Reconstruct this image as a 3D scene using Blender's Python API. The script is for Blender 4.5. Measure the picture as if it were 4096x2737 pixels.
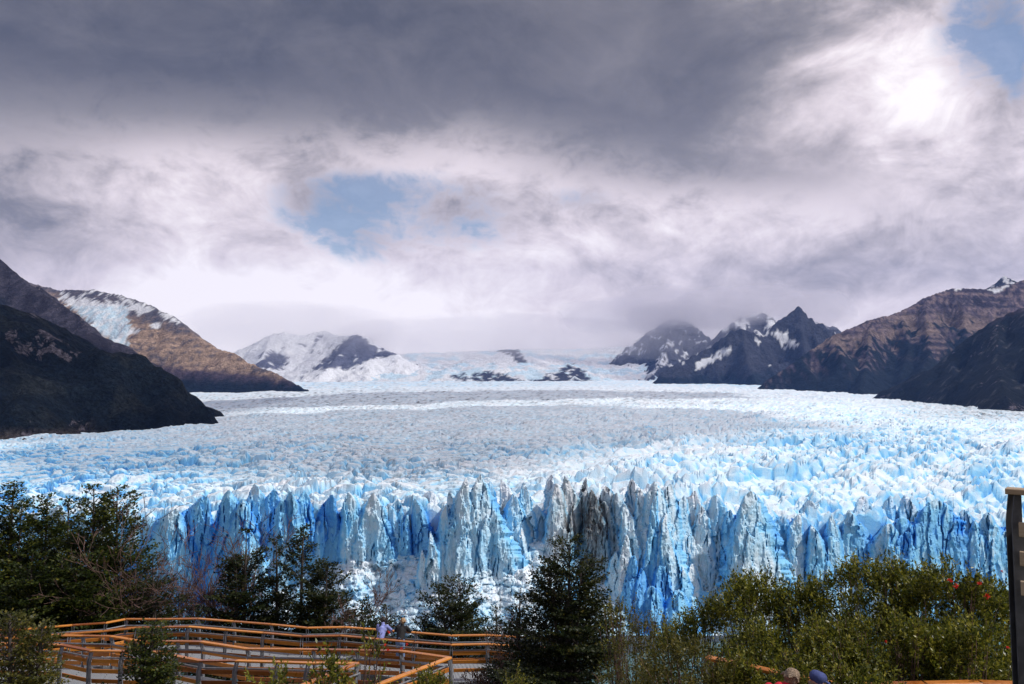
import bpy, math, random
import numpy as np

for o in list(bpy.data.objects):
    bpy.data.objects.remove(o, do_unlink=True)
scene = bpy.context.scene
C = scene.collection
R = math.radians

# ------------------------------------------------------------------ camera
EYE = 150.0                       # eye height above the lake, metres
FPX, CX, CY = 3215.0, 2048.0, 1368.5   # focal length and centre in photo pixels
PITCH = R(3.15)
cam_d = bpy.data.cameras.new("camera")
cam_d.sensor_width = 36.0
cam_d.lens = 36.0 * FPX / 4096.0
cam_d.clip_start, cam_d.clip_end = 0.1, 90000.0
cam = bpy.data.objects.new("camera", cam_d)
cam.location = (0, 0, EYE)
cam.rotation_euler = (math.pi / 2 + PITCH, 0, 0)
C.objects.link(cam)
scene.camera = cam

# ------------------------------------------------------------------ sun, sky
SUN_AZ, SUN_EL = R(99), R(49)     # azimuth clockwise from the view axis
sun_d = bpy.data.lights.new("sun", 'SUN')
sun_d.energy, sun_d.angle, sun_d.color = 3.1, R(1.6), (1.0, 0.95, 0.88)
sun = bpy.data.objects.new("sun", sun_d)
sun.rotation_euler = (math.pi / 2 - SUN_EL, 0, -SUN_AZ + math.pi)
C.objects.link(sun)
scene.view_settings.view_transform = 'Standard'
scene.view_settings.look = 'None'
scene.view_settings.exposure = 0.14
scene.view_settings.gamma = 1.0
scene.view_settings.use_curve_mapping = False
scene.cycles.max_bounces = 6
scene.cycles.diffuse_bounces = 3
scene.cycles.transparent_max_bounces = 32
scene.cycles.volume_bounces = 3
scene.cycles.use_denoising = True
scene.cycles.sample_clamp_indirect = 6.0


class NT:
    """small helper round a node tree"""
    def __init__(self, tree):
        self.t = tree
        tree.nodes.clear()

    def n(self, kind, **kw):
        nd = self.t.nodes.new(kind)
        for k, v in kw.items():
            setattr(nd, k, v)
        return nd

    def put(self, sock, v):
        if v is None:
            return
        if isinstance(v, bpy.types.NodeSocket):
            self.t.links.new(v, sock)
        else:
            if hasattr(sock.default_value, '__len__') and not hasattr(v, '__len__'):
                v = (v,) * len(sock.default_value)
            if hasattr(v, '__len__') and len(v) == 3 and len(sock.default_value) == 4:
                v = (*v, 1.0)
            sock.default_value = v

    def m(self, op, a, b=None, c=None, clamp=False):
        nd = self.n('ShaderNodeMath', operation=op, use_clamp=clamp)
        for i, v in enumerate((a, b, c)):
            self.put(nd.inputs[i], v)
        return nd.outputs[0]

    def add(self, a, b): return self.m('ADD', a, b)
    def sub(self, a, b): return self.m('SUBTRACT', a, b)
    def mul(self, a, b): return self.m('MULTIPLY', a, b)

    def smooth(self, v, lo, hi, a=0.0, b=1.0):
        nd = self.n('ShaderNodeMapRange', interpolation_type='SMOOTHSTEP')
        for i, q in enumerate((v, lo, hi, a, b)):
            self.put(nd.inputs[i], q)
        return nd.outputs[0]

    def lin(self, v, lo, hi, a=0.0, b=1.0):
        nd = self.n('ShaderNodeMapRange')
        for i, q in enumerate((v, lo, hi, a, b)):
            self.put(nd.inputs[i], q)
        return nd.outputs[0]

    def noise(self, vec, scale, detail=4, rough=0.5, dist=0.0):
        nd = self.n('ShaderNodeTexNoise')
        self.put(nd.inputs['Vector'], vec)
        self.put(nd.inputs['Scale'], scale)
        self.put(nd.inputs['Detail'], detail)
        self.put(nd.inputs['Roughness'], rough)
        self.put(nd.inputs['Distortion'], dist)
        return nd.outputs[0]

    def mix(self, f, a, b):
        nd = self.n('ShaderNodeMix', data_type='RGBA')
        self.put(nd.inputs[0], f)
        self.put(nd.inputs[6], a)
        self.put(nd.inputs[7], b)
        return nd.outputs[2]

    def ramp(self, f, stops, interp='LINEAR'):
        nd = self.n('ShaderNodeValToRGB')
        cr = nd.color_ramp
        cr.interpolation = interp
        while len(cr.elements) > 1:
            cr.elements.remove(cr.elements[-1])
        cr.elements[0].position = stops[0][0]
        cr.elements[0].color = (*stops[0][1], 1)
        for p, c in stops[1:]:
            e = cr.elements.new(p)
            e.color = (*c, 1)
        self.put(nd.inputs[0], f)
        return nd.outputs[0]

    def scale_vec(self, vec, s, off=(0, 0, 0)):
        nd = self.n('ShaderNodeMapping')
        self.put(nd.inputs['Vector'], vec)
        nd.inputs['Scale'].default_value = s
        nd.inputs['Location'].default_value = off
        return nd.outputs[0]


def build_world():
    w = bpy.data.worlds.new("World")
    scene.world = w
    w.use_nodes = True
    k = NT(w.node_tree)
    d = k.n('ShaderNodeTexCoord').outputs['Generated']
    sp = k.n('ShaderNodeSeparateXYZ')
    k.put(sp.inputs[0], d)
    x, y, z = sp.outputs
    az = k.m('ARCTAN2', x, y)
    el = k.m('ARCSINE', z)
    n1 = k.noise(k.scale_vec(d, (1, 1, 1.9), (3.1, 1.2, 0.3)), 4.2, 11, 0.57, 0.35)
    n2 = k.noise(k.scale_vec(d, (1, 1, 1.6), (7.7, 2.2, 5.3)), 10.0, 11, 0.64, 0.5)
    n3 = k.noise(k.scale_vec(d, (1, 1, 2.0), (1.7, 9.2, 4.3)), 1.7, 4, 0.5)
    n4 = k.noise(k.scale_vec(d, (1, 1, 1.5), (4.4, 6.2, 8.3)), 26.0, 8, 0.62, 0.9)
    c1, c2, c3, c4 = k.sub(n1, 0.5), k.sub(n2, 0.5), k.sub(n3, 0.5), k.sub(n4, 0.5)

    def dirof(px, py):
        """azimuth and elevation of a photo pixel"""
        u, v = (px - 2048) / 3215.0, (1545 - py) / 3215.0
        return math.atan(u), math.atan2(v, math.hypot(1, u))

    def blob(px, py, sx, sy, amp=1.0):
        a0, e0 = dirof(px, py)
        a = k.m('DIVIDE', k.sub(az, a0), sx / 3215.0 * math.cos(a0) ** 2)
        e = k.m('DIVIDE', k.sub(el, e0), sy / 3215.0 * math.cos(a0))
        q = k.add(k.mul(a, a), k.mul(e, e))
        return k.mul(k.m('EXPONENT', k.mul(q, -1.0)), amp)

    def total(seq):
        s = seq[0]
        for q in seq[1:]:
            s = k.add(s, q)
        return s
    # brightness of the cloud layer: high near the skyline, greyer above; softer towards the skyline
    b = k.lin(el, 0.02, 0.30, 0.80, 0.60)
    soft = k.lin(el, 0.02, 0.22, 0.35, 1.0)
    b = total([b,
               blob(-100, 850, 560, 260, -0.24), blob(250, 1020, 500, 120, -0.08),
               blob(950, 1220, 800, 260, 0.40), blob(2000, 1150, 700, 200, 0.12),
               blob(2300, 1330, 700, 120, 0.10), blob(3300, 1130, 520, 170, -0.06),
               blob(750, 620, 380, 130, 0.16), blob(1750, 580, 620, 120, 0.16),
               blob(3350, 760, 700, 130, 0.12), blob(2650, 960, 600, 140, 0.10),
               k.mul(soft, total([k.mul(c1, 0.85), k.mul(c2, 0.90), k.mul(c3, 0.20), k.mul(c4, 0.30)]))])
    # the dark cloud base overhead, its lower edge ragged
    edge = k.add(k.lin(az, -0.57, -0.05, 0.285, 0.320), k.mul(k.m('MAXIMUM', k.add(az, 0.05), 0.0), -0.22))
    e2 = total([k.sub(el, edge), k.mul(c1, 0.16), k.mul(c2, 0.14), k.mul(c4, 0.05)])
    dark = k.smooth(e2, -0.045, 0.055)
    dark = k.mul(dark, k.smooth(k.add(az, k.add(k.mul(c1, 0.34), k.mul(k.sub(el, 0.3), 0.35))), 0.50, 0.26))
    dark = k.mul(dark, k.smooth(k.add(el, k.mul(c3, 0.4)), 0.95, 0.55))
    darkv = total([k.mul(c1, 0.36), k.mul(c3, 0.22), k.mul(c2, 0.22), k.lin(az, -0.55, 0.45, 0.27, 0.30)])
    b = k.add(k.mul(b, k.sub(1.0, dark)), k.mul(darkv, dark))
    b = total([b, blob(3720, 310, 150, 120, 0.13), blob(3600, 400, 560, 420, 0.17)])
    col = k.ramp(b, [(0.0, (0.062, 0.065, 0.082)), (0.22, (0.100, 0.104, 0.135)),
                     (0.45, (0.27, 0.255, 0.280)), (0.62, (0.49, 0.440, 0.470)),
                     (0.80, (0.78, 0.695, 0.735)), (1.0, (1.05, 0.98, 1.00))])
    # gaps of blue
    gap = total([blob(1330, 850, 230, 120, 0.75), blob(1450, 990, 170, 70, 0.55),
                 blob(1850, 900, 280, 95, 0.55), blob(1600, 740, 420, 70, 0.36), blob(2330, 790, 150, 50, 0.32),
                 blob(3990, 100, 190, 190, 0.85), blob(4100, 250, 80, 200, 0.6),
                 k.mul(k.smooth(el, 0.55, 0.9), 0.42)])
    gap = k.add(gap, k.mul(k.m('MULTIPLY', gap, 2.6, clamp=True), total([k.mul(c1, 0.9), k.mul(c2, 2.4), k.mul(c4, 1.1)])))
    gapm = k.smooth(gap, 0.16, 0.85, 0.0, 0.82)
    sky = k.n('ShaderNodeTexSky', sky_type='NISHITA', sun_disc=False)
    sky.sun_elevation, sky.sun_rotation = SUN_EL, SUN_AZ
    sky.altitude = 200
    sky.ozone_density = 2.0
    sky.dust_density = 0.3
    bg1 = k.n('ShaderNodeBackground')
    k.put(bg1.inputs[0], sky.outputs[0])
    bg1.inputs[1].default_value = 0.095
    bg2 = k.n('ShaderNodeBackground')
    k.put(bg2.inputs[0], col)
    bg2.inputs[1].default_value = 1.0
    ms = k.n('ShaderNodeMixShader')
    k.put(ms.inputs[0], gapm)
    k.put(ms.inputs[1], bg2.outputs[0])
    k.put(ms.inputs[2], bg1.outputs[0])
    out = k.n('ShaderNodeOutputWorld')
    k.put(out.inputs[0], ms.outputs[0])
    w.cycles.sampling_method = 'MANUAL'
    w.cycles.sample_map_resolution = 512


build_world()

# ------------------------------------------------------------------ helpers
CP, SP = math.cos(PITCH), math.sin(PITCH)


def at(px, py, depth):
    """world point seen at a photo pixel, `depth` metres out along the view"""
    xc, yc = (px - CX) / FPX, -(py - CY) / FPX
    Y, Z = CP - yc * SP, SP + yc * CP
    s = depth / Y
    return np.array((xc * s, depth, EYE + Z * s))


def proj(P):
    x, y, z = P[..., 0], P[..., 1], P[..., 2] - EYE
    f = np.maximum(y * CP + z * SP, 1e-3)
    u = -y * SP + z * CP
    return CX + FPX * x / f, CY - FPX * u / f


_rng = np.random.RandomState(7)
_perm = np.concatenate([_rng.permutation(256)] * 3)
_ang = _rng.rand(256) * 2 * np.pi
_gx, _gy = np.cos(_ang), np.sin(_ang)


def perlin(x, y, seed=0):
    x = np.asarray(x, float) + seed * 17.31
    y = np.asarray(y, float) + seed * 9.77
    xi, yi = np.floor(x).astype(int), np.floor(y).astype(int)
    xf, yf = x - xi, y - yi
    u, v = xf ** 3 * (xf * (xf * 6 - 15) + 10), yf ** 3 * (yf * (yf * 6 - 15) + 10)

    def g(ix, iy, dx, dy):
        h = _perm[_perm[ix & 255] + (iy & 255)]
        return _gx[h] * dx + _gy[h] * dy
    a = g(xi, yi, xf, yf)
    b = g(xi + 1, yi, xf - 1, yf)
    c = g(xi, yi + 1, xf, yf - 1)
    d = g(xi + 1, yi + 1, xf - 1, yf - 1)
    return (a + u * (b - a)) * (1 - v) + (c + u * (d - c)) * v * 1.0


def fbm(x, y, octs=5, seed=0, gain=0.5, lac=2.03):
    s, a = 0.0, 1.0
    for i in range(octs):
        s = s + a * perlin(x, y, seed + i * 3)
        x, y, a = np.asarray(x) * lac, np.asarray(y) * lac, a * gain
    return s


def ridged(x, y, octs=4, seed=0, gain=0.5):
    s, a, t = 0.0, 1.0, 0.0
    for i in range(octs):
        s = s + a * (1 - np.abs(perlin(x, y, seed + i * 3)) * 2.0)
        t += a
        x, y, a = np.asarray(x) * 2.07, np.asarray(y) * 2.07, a * gain
    return s / t


def rand2(ix, iy, k):
    h = _perm[(_perm[(ix * 7 + k * 31) & 255] + iy * 5 + k) & 255] * 256 + _perm[(_perm[(iy * 3 + k * 13) & 255] + ix) & 255]
    return h / 65535.0


def voronoi(x, y, seed=0):
    """F1, F2, cell id (two ints), centre offset"""
    xi, yi = np.floor(x).astype(int), np.floor(y).astype(int)
    f1 = np.full(x.shape, 9.0)
    f2 = np.full(x.shape, 9.0)
    cx, cy = np.zeros_like(x), np.zeros_like(x)
    ci, cj = np.zeros(x.shape, int), np.zeros(x.shape, int)
    for a in (-1, 0, 1):
        for b in (-1, 0, 1):
            i, j = xi + a, yi + b
            px, py = i + 0.1 + 0.8 * rand2(i, j, seed), j + 0.1 + 0.8 * rand2(i, j, seed + 5)
            d = np.hypot(x - px, y - py)
            near = d < f1
            f2 = np.where(near, f1, np.minimum(f2, d))
            cx, cy = np.where(near, x - px, cx), np.where(near, y - py, cy)
            ci, cj = np.where(near, i, ci), np.where(near, j, cj)
            f1 = np.where(near, d, f1)
    return f1, f2, ci, cj, cx, cy


def sstep(v, lo, hi):
    t = np.clip((v - lo) / (hi - lo), 0, 1)
    return t * t * (3 - 2 * t)


def mesh_np(name, V, F, smooth=False, attrs=None, mats=()):
    """V (n,3), F (m,3) or (m,4) -> mesh data"""
    me = bpy.data.meshes.new(name)
    V = np.asarray(V, np.float32)
    F = np.asarray(F, np.int32)
    k = F.shape[1]
    me.vertices.add(len(V))
    me.vertices.foreach_set('co', V.ravel())
    me.loops.add(F.size)
    me.loops.foreach_set('vertex_index', F.ravel())
    me.polygons.add(len(F))
    me.polygons.foreach_set('loop_start', np.arange(0, F.size, k, dtype=np.int32))
    me.polygons.foreach_set('loop_total', np.full(len(F), k, np.int32))
    me.polygons.foreach_set('use_smooth', np.full(len(F), smooth, bool))
    for nm, arr in (attrs or {}).items():
        arr = np.asarray(arr, np.float32)
        dom = 'POINT' if len(arr) == len(V) else 'FACE'
        if arr.ndim == 2:
            a = me.attributes.new(nm, 'FLOAT_COLOR', dom)
            a.data.foreach_set('color', np.hstack([arr, np.ones((len(arr), 1), np.float32)]).ravel())
        else:
            a = me.attributes.new(nm, 'FLOAT', dom)
            a.data.foreach_set('value', arr)
    for mt in mats:
        me.materials.append(mt)
    me.update(calc_edges=True)
    return me


def link(name, data, parent=None, loc=None, label=None, cat=None, group=None, kind=None, rz=0.0):
    o = bpy.data.objects.new(name, data)
    C.objects.link(o)
    if parent is not None:
        o.parent = parent
    if loc is not None:
        o.location = loc
    if rz:
        o.rotation_euler.z = rz
    for k_, v_ in (('label', label), ('category', cat), ('group', group), ('kind', kind)):
        if v_:
            o[k_] = v_
    return o


def grid_faces(nr, nc, keep=None):
    i = np.arange(nr - 1)[:, None] * nc + np.arange(nc - 1)[None, :]
    F = np.stack([i, i + 1, i + nc + 1, i + nc], -1).reshape(-1, 4)
    if keep is not None:
        F = F[keep.reshape(-1)[F].all(1)]
    return F


def compact(V, F, attrs=None):
    used = np.zeros(len(V), bool)
    used[F.ravel()] = True
    idx = np.cumsum(used) - 1
    return V[used], idx[F], {k_: a[used] for k_, a in (attrs or {}).items()}


# ------------------------------------------------------------------ materials
def mat(name):
    m = bpy.data.materials.new(name)
    m.use_nodes = True
    k = NT(m.node_tree)
    out = k.n('ShaderNodeOutputMaterial')
    p = k.n('ShaderNodeBsdfPrincipled')
    k.put(out.inputs[0], p.outputs[0])
    return m, k, p


def attr(k, name, col=False):
    a = k.n('ShaderNodeAttribute', attribute_name=name)
    return a.outputs['Color'] if col else a.outputs['Fac']


def pos(k):
    return k.n('ShaderNodeNewGeometry').outputs['Position']


def bump(k, p, h, strength, dist):
    b = k.n('ShaderNodeBump')
    b.inputs['Strength'].default_value = strength
    b.inputs['Distance'].default_value = dist
    k.put(b.inputs['Height'], h)
    k.put(p.inputs['Normal'], b.outputs[0])


def ice_material():
    m, k, p = mat("glacier_ice")
    g = pos(k)
    bl, dt = attr(k, "blue"), attr(k, "dirt_shade")
    n = k.noise(g, 0.22, 5, 0.6)
    n2 = k.noise(k.scale_vec(g, (1, 1, 0.25)), 0.9, 4, 0.6)
    bl = k.m('ADD', bl, k.mul(k.sub(n, 0.5), 0.45), clamp=True)
    col = k.ramp(bl, [(0.0, (0.80, 0.85, 0.91)), (0.22, (0.64, 0.82, 0.94)),
                      (0.50, (0.27, 0.64, 0.93)), (1.0, (0.035, 0.29, 0.80))])
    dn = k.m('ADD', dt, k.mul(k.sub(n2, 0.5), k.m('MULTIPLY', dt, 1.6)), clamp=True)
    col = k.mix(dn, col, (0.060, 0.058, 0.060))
    k.put(p.inputs['Base Color'], col)
    p.inputs['Roughness'].default_value = 0.55
    p.inputs['Specular IOR Level'].default_value = 0.25
    bump(k, p, k.noise(g, 1.1, 5, 0.65), 0.5, 0.8)
    return m


def land_material():
    m, k, p = mat("mountain_ground")
    g = pos(k)
    tint = attr(k, "tint", True)
    grain = attr(k, "forest")
    n = k.noise(g, 0.045, 6, 0.65)
    n5 = k.noise(g, 0.13, 4, 0.7)
    v = k.mul(k.lin(n, 0.25, 0.75, 0.45, 1.55), k.lin(n5, 0.3, 0.7, k.lin(grain, 0.0, 1.0, 0.45, 0.10), k.lin(grain, 0.0, 1.0, 1.55, 2.6)))
    bw = k.n('ShaderNodeRGBToBW')
    k.put(bw.inputs[0], tint)
    calm = k.smooth(bw.outputs[0], 0.30, 0.60, 1.0, 0.12)      # snow and ice are even, rock and forest are not
    v = k.add(1.0, k.mul(k.sub(v, 1.0), calm))
    mm = k.n('ShaderNodeMix', data_type='RGBA', blend_type='MULTIPLY')
    mm.inputs[0].default_value = 1.0
    oc = attr(k, "outcrop")
    rk = k.noise(k.scale_vec(g, (1, 1, 0.6)), 0.035, 8, 0.68, 0.5)
    om = k.smooth(k.add(k.mul(oc, 0.40), rk), 0.74, 0.80)
    rcol = k.ramp(k.noise(k.scale_vec(g, (1, 1, 0.35)), 0.12, 5, 0.7), [(0.35, (0.03, 0.028, 0.035)), (0.65, (0.15, 0.13, 0.15))])
    k.put(mm.inputs[6], k.mix(om, tint, rcol))
    cb = k.n('ShaderNodeCombineXYZ')
    for i in range(3):
        k.put(cb.inputs[i], v)
    k.put(mm.inputs[7], cb.outputs[0])
    k.put(p.inputs['Base Color'], mm.outputs[2])
    p.inputs['Roughness'].default_value = 0.9
    p.inputs['Specular IOR Level'].default_value = 0.1
    h = k.add(k.mul(k.noise(g, 0.016, 9, 0.70), 60.0), k.mul(k.mul(k.noise(g, 0.10, 3, 0.6), 14.0), grain))
    bump(k, p, h, 0.9, 1.0)
    return m


ICE = ice_material()
LAND = land_material()
# ================================================================== SETTING
# ------------------------------------------------------------------ lake and shore hillside
def ground_z(x, y):
    yy = np.array([-60, 0, 5, 8, 12, 15, 20, 25, 33, 40, 48, 60, 100, 200, 280, 420])
    zz = np.array([2, -3.4, -4.6, -5.6, -6.5, -7.6, -9.3, -11.0, -12.9, -15, -18.5, -25, -52, -116, -148, -158])
    return EYE + np.interp(y, yy, zz) + 0.35 * fbm(x * 0.12, y * 0.12, 3, 2) - 0.0006 * np.abs(x) ** 1.5


def build_shore():
    m, k, p = mat("hillside_soil")
    g = pos(k)
    n = k.noise(g, 0.7, 6, 0.65)
    k.put(p.inputs['Base Color'], k.ramp(n, [(0.3, (0.022, 0.024, 0.012)), (0.55, (0.05, 0.055, 0.022)),
                                            (0.75, (0.085, 0.07, 0.04))]))
    p.inputs['Roughness'].default_value = 0.95
    bump(k, p, k.noise(g, 5.0, 4, 0.7), 0.8, 0.1)
    ys = np.concatenate([np.linspace(-60, 60, 70), np.linspace(64, 420, 40)])
    xs = np.concatenate([np.linspace(-330, -62, 30), np.linspace(-60, 60, 80), np.linspace(62, 330, 30)])
    X, Y = np.meshgrid(xs, ys)
    V = np.stack([X, Y, ground_z(X, Y)], -1).reshape(-1, 3)
    link("hillside", mesh_np("hillside", V, grid_faces(len(ys), len(xs)), True, mats=[m]),
         kind="structure", label="dark shrubby hillside under the boardwalks")
    m, k, p = mat("lake_water")
    p.inputs['Base Color'].default_value = (0.10, 0.20, 0.22, 1)
    p.inputs['Roughness'].default_value = 0.12
    bump(k, p, k.noise(pos(k), 0.4, 4, 0.6), 0.3, 0.5)
    V = np.array([(-9000, -3000, -1), (9000, -3000, -1), (9000, 700, -1), (-9000, 700, -1)], float)
    link("lake_water", mesh_np("lake_water", V, [[0, 1, 2, 3]], mats=[m]), kind="structure",
         label="milky lake water at the foot of the ice front")


build_shore()


# ------------------------------------------------------------------ glacier
def ice_base(x, y):
    d = np.array([450, 700, 1000, 1600, 2600, 4000, 6000, 9000, 12000, 16000])
    z = np.array([76, 78, 77, 77, 84, 98, 124, 178, 260, 420])
    b = np.interp(y, d, z)
    return b - 33 * np.clip(np.abs(x - 280) / 1230, 0, 2.2) ** 2 * np.interp(y, [500, 3000, 7000], [1, 0.8, 0.1])


FRONT_S = np.array([-520, -300, -210, -120, 0, 120, 250, 330, 520])
FRONT_Y = np.array([600, 535, 512, 500, 494, 502, 528, 556, 640])


def front_y(s):
    return np.interp(s, FRONT_S, FRONT_Y)


def build_glacier():
    # ---- the crevassed surface, from just behind the front up to the ice fall
    r = [-8.0, -5.0, -2.5, 0.0]
    while r[-1] < 640: r.append(r[-1] + 1.85)
    rr = [500 + q for q in r]
    while rr[-1] < 3200: rr.append(rr[-1] * 1.0036)
    while rr[-1] < 13500: rr.append(rr[-1] * 1.011)
    rr = np.array(rr) - 500
    nc = 505
    az = np.arctan(np.linspace(-0.75, 0.75, nc))
    T, A = np.meshgrid(rr, az, indexing='ij')
    S0 = np.tan(A) * (front_y(np.tan(A) * 505) + 12)
    Y = front_y(S0) + 9 + T
    X = np.tan(A) * Y
    base = ice_base(X, Y)
    lvl = np.interp(X * 505 / Y, [-330, -200, -60, 60, 130, 200, 330], [60, 64, 74, 74, 70, 60, 51])
    wn = sstep(T, 190, 30)
    base = base * (1 - wn) + np.minimum(base, lvl) * wn
    # blocky crevasses on the left, fins and ridges towards the right
    wx = X + 9 * fbm(X / 45, Y / 45, 2, 11)
    wy = Y + 9 * fbm(X / 45, Y / 45, 2, 17)
    f1, f2, ci, cj, ox, oy = voronoi(wx / 17.0, wy / 13.5, 3)
    e = f2 - f1
    block = sstep(e, 0.02, 0.24) * 6.0 + (rand2(ci, cj, 9) - 0.5) * 5.5
    block += ox * (rand2(ci, cj, 12) - 0.5) * 11 + oy * (rand2(ci, cj, 15) - 0.62) * 11
    g1, g2, di, dj, px_, py_ = voronoi(wx / 5.2, wy / 4.4, 21)
    block += sstep(g2 - g1, 0.0, 0.35) * 0.8 + (rand2(di, dj, 4) - 0.5) * 1.5 + px_ * (rand2(di, dj, 2) - .5) * 2.2
    ca, sa = math.cos(0.45), math.sin(0.45)
    U, W = wx * ca + wy * sa, -wx * sa + wy * ca
    fin = ridged(U / 125 + 0.15 * fbm(X / 60, Y / 60, 2, 7), W / 27, 4, 5, 0.52) ** 2.0 * 23 - 10
    q1, q2, qi, qj, _, _ = voronoi(U / 13, W / 8.5, 8)
    fin += sstep(q2 - q1, 0.0, 0.30) * 3.4 + (rand2(qi, qj, 6) - 0.5) * 3.4
    tr = sstep(X / Y + 0.10 * fbm(X / 200, Y / 200, 2, 31) + 0.02, -0.12, 0.22)
    # long transverse crevasses cut the blocks into rows; calm and shattered patches alternate
    arc = Y + 0.00022 * (X - 120) ** 2
    rows = 1 - np.abs(perlin(X / 120 + 0.4 * fbm(X / 70, Y / 70, 2, 12), arc / 19, 13)) * 2.2
    block = block * np.clip(0.62 + 1.1 * fbm(X / 170, Y / 130, 3, 14), 0.22, 1.25) - 6.0 * sstep(rows, 0.72, 0.98)
    fin = fin * np.clip(0.80 + 0.9 * fbm(X / 210, Y / 150, 3, 15), 0.35, 1.3)
    sera = block * (1 - tr) + fin * tr
    # broad swells running down the ice
    swell = 9 * fbm(X / 260 + 0.2, Y / 190, 3, 41) + 7 * tr * ridged(U / 150, W / 75, 2, 44) 
    calm = np.interp(Y, [500, 900, 1600, 2500, 4000, 9000], [1.0, 0.9, 0.70, 0.58, 0.52, 0.36])
    Z = base + swell * np.interp(Y, [500, 560, 700, 2500], [0.2, 0.4, 1, 1.3]) + sera * calm
    Z = Z - np.clip(4 - T, 0, 4) * 9 - 3 * sstep(T, 45, 0) + sstep(T, 70, 20) * 4.5 * fbm(X / 9, Y / 9, 3, 46)
    flowx = X / Y
    # colour: bare, freshly broken ice is blue; the melted crust is white
    gy, gx = np.gradient(Z)
    steep = np.hypot(gx / np.maximum(np.gradient(X, axis=1), .1), gy / np.maximum(np.gradient(Y, axis=0), .1))
    wfr = np.maximum(sstep(e, 0.22, 0.02), sstep(rows, 0.7, 0.95)) * (1 - tr) + sstep(q2 - q1, 0.2, 0.02) * tr
    blue = 0.10 + 0.36 * sstep(steep, 0.6, 2.2) + 0.46 * wfr
    reg = 0.32 * sstep(flowx, -0.30, -0.55) + 0.22 * sstep(flowx, 0.12, 0.45)
    blue = blue * (0.62 + 1.1 * reg) + 0.16 * reg + 0.16 * fbm(X / 120, Y / 160, 3, 51)
    blue *= np.interp(Y, [500, 2200, 3500, 6500, 7500], [1, 0.75, 0.5, 0.4, 0.9])
    # rock flour and debris in thin dark lines on the block edges; the broad band far up also paints cloud shade
    dl = sstep(np.abs(fbm(X / 11, Y / 8, 3, 61)), 0.07, 0.0)
    mid = np.exp(-((flowx + 0.16 + 0.04 * fbm(X / 300, Y / 300, 2, 63)) / 0.26) ** 2)
    dirt_shade = dl * 0.50 * (0.12 + mid) + 0.07 * mid * np.clip(0.5 + fbm(X / 60, Y / 60, 3, 64), 0, 1)
    shade_band = sstep(Y + 500 * flowx + 420 * fbm(X / 700, Y / 700, 2, 70), 2350, 2900) * sstep(Y + 1600 * np.abs(flowx + .1), 6900, 5600)
    shade_band *= sstep(flowx, 0.46, 0.20) * 0.9 + 0.1
    dirt_shade += shade_band * (0.04 + 0.32 * np.clip(fbm(X / 150 - Y / 300, Y / 200, 5, 73, 0.65), -0.1, 1) + 0.34 * dl)
    sideR = sstep(flowx, 0.42, 0.60) * sstep(Y, 1500, 2000)
    dirt_shade += sideR * (0.24 + 0.75 * sstep(np.abs(fbm(X / 60, (Y - .5 * X) / 22, 3, 76)), 0.09, 0.0) + 0.2 * fbm(X / 40, Y / 200, 3, 75))
    dirt_shade = np.clip(dirt_shade, 0, 0.85)
    V = np.stack([X, Y, Z], -1).reshape(-1, 3)
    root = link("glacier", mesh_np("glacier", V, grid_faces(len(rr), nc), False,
                {'blue': np.clip(blue, 0, 1).ravel(), 'dirt_shade': dirt_shade.ravel()}, [ICE]),
                kind="structure", label="wide glacier tongue of broken blue and white ice filling the valley")

    # ---- the calving front: towers and flutes over a broken apron
    ds, dz = 0.55, 0.58
    ss = np.arange(-375, 375.1, ds)
    zs = np.arange(-2, 98, dz)
    Sg, Zg = np.meshgrid(ss, zs)
    wob = 1.6 * fbm(Sg / 14, Zg / 26, 3, 81)
    SW = Sg + wob
    D0 = 500.0

    def s_of(px): return (px - CX) / FPX * D0
    def z_of(py, dd=D0): return EYE - (py - 1545.0) / FPX * dd
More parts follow.
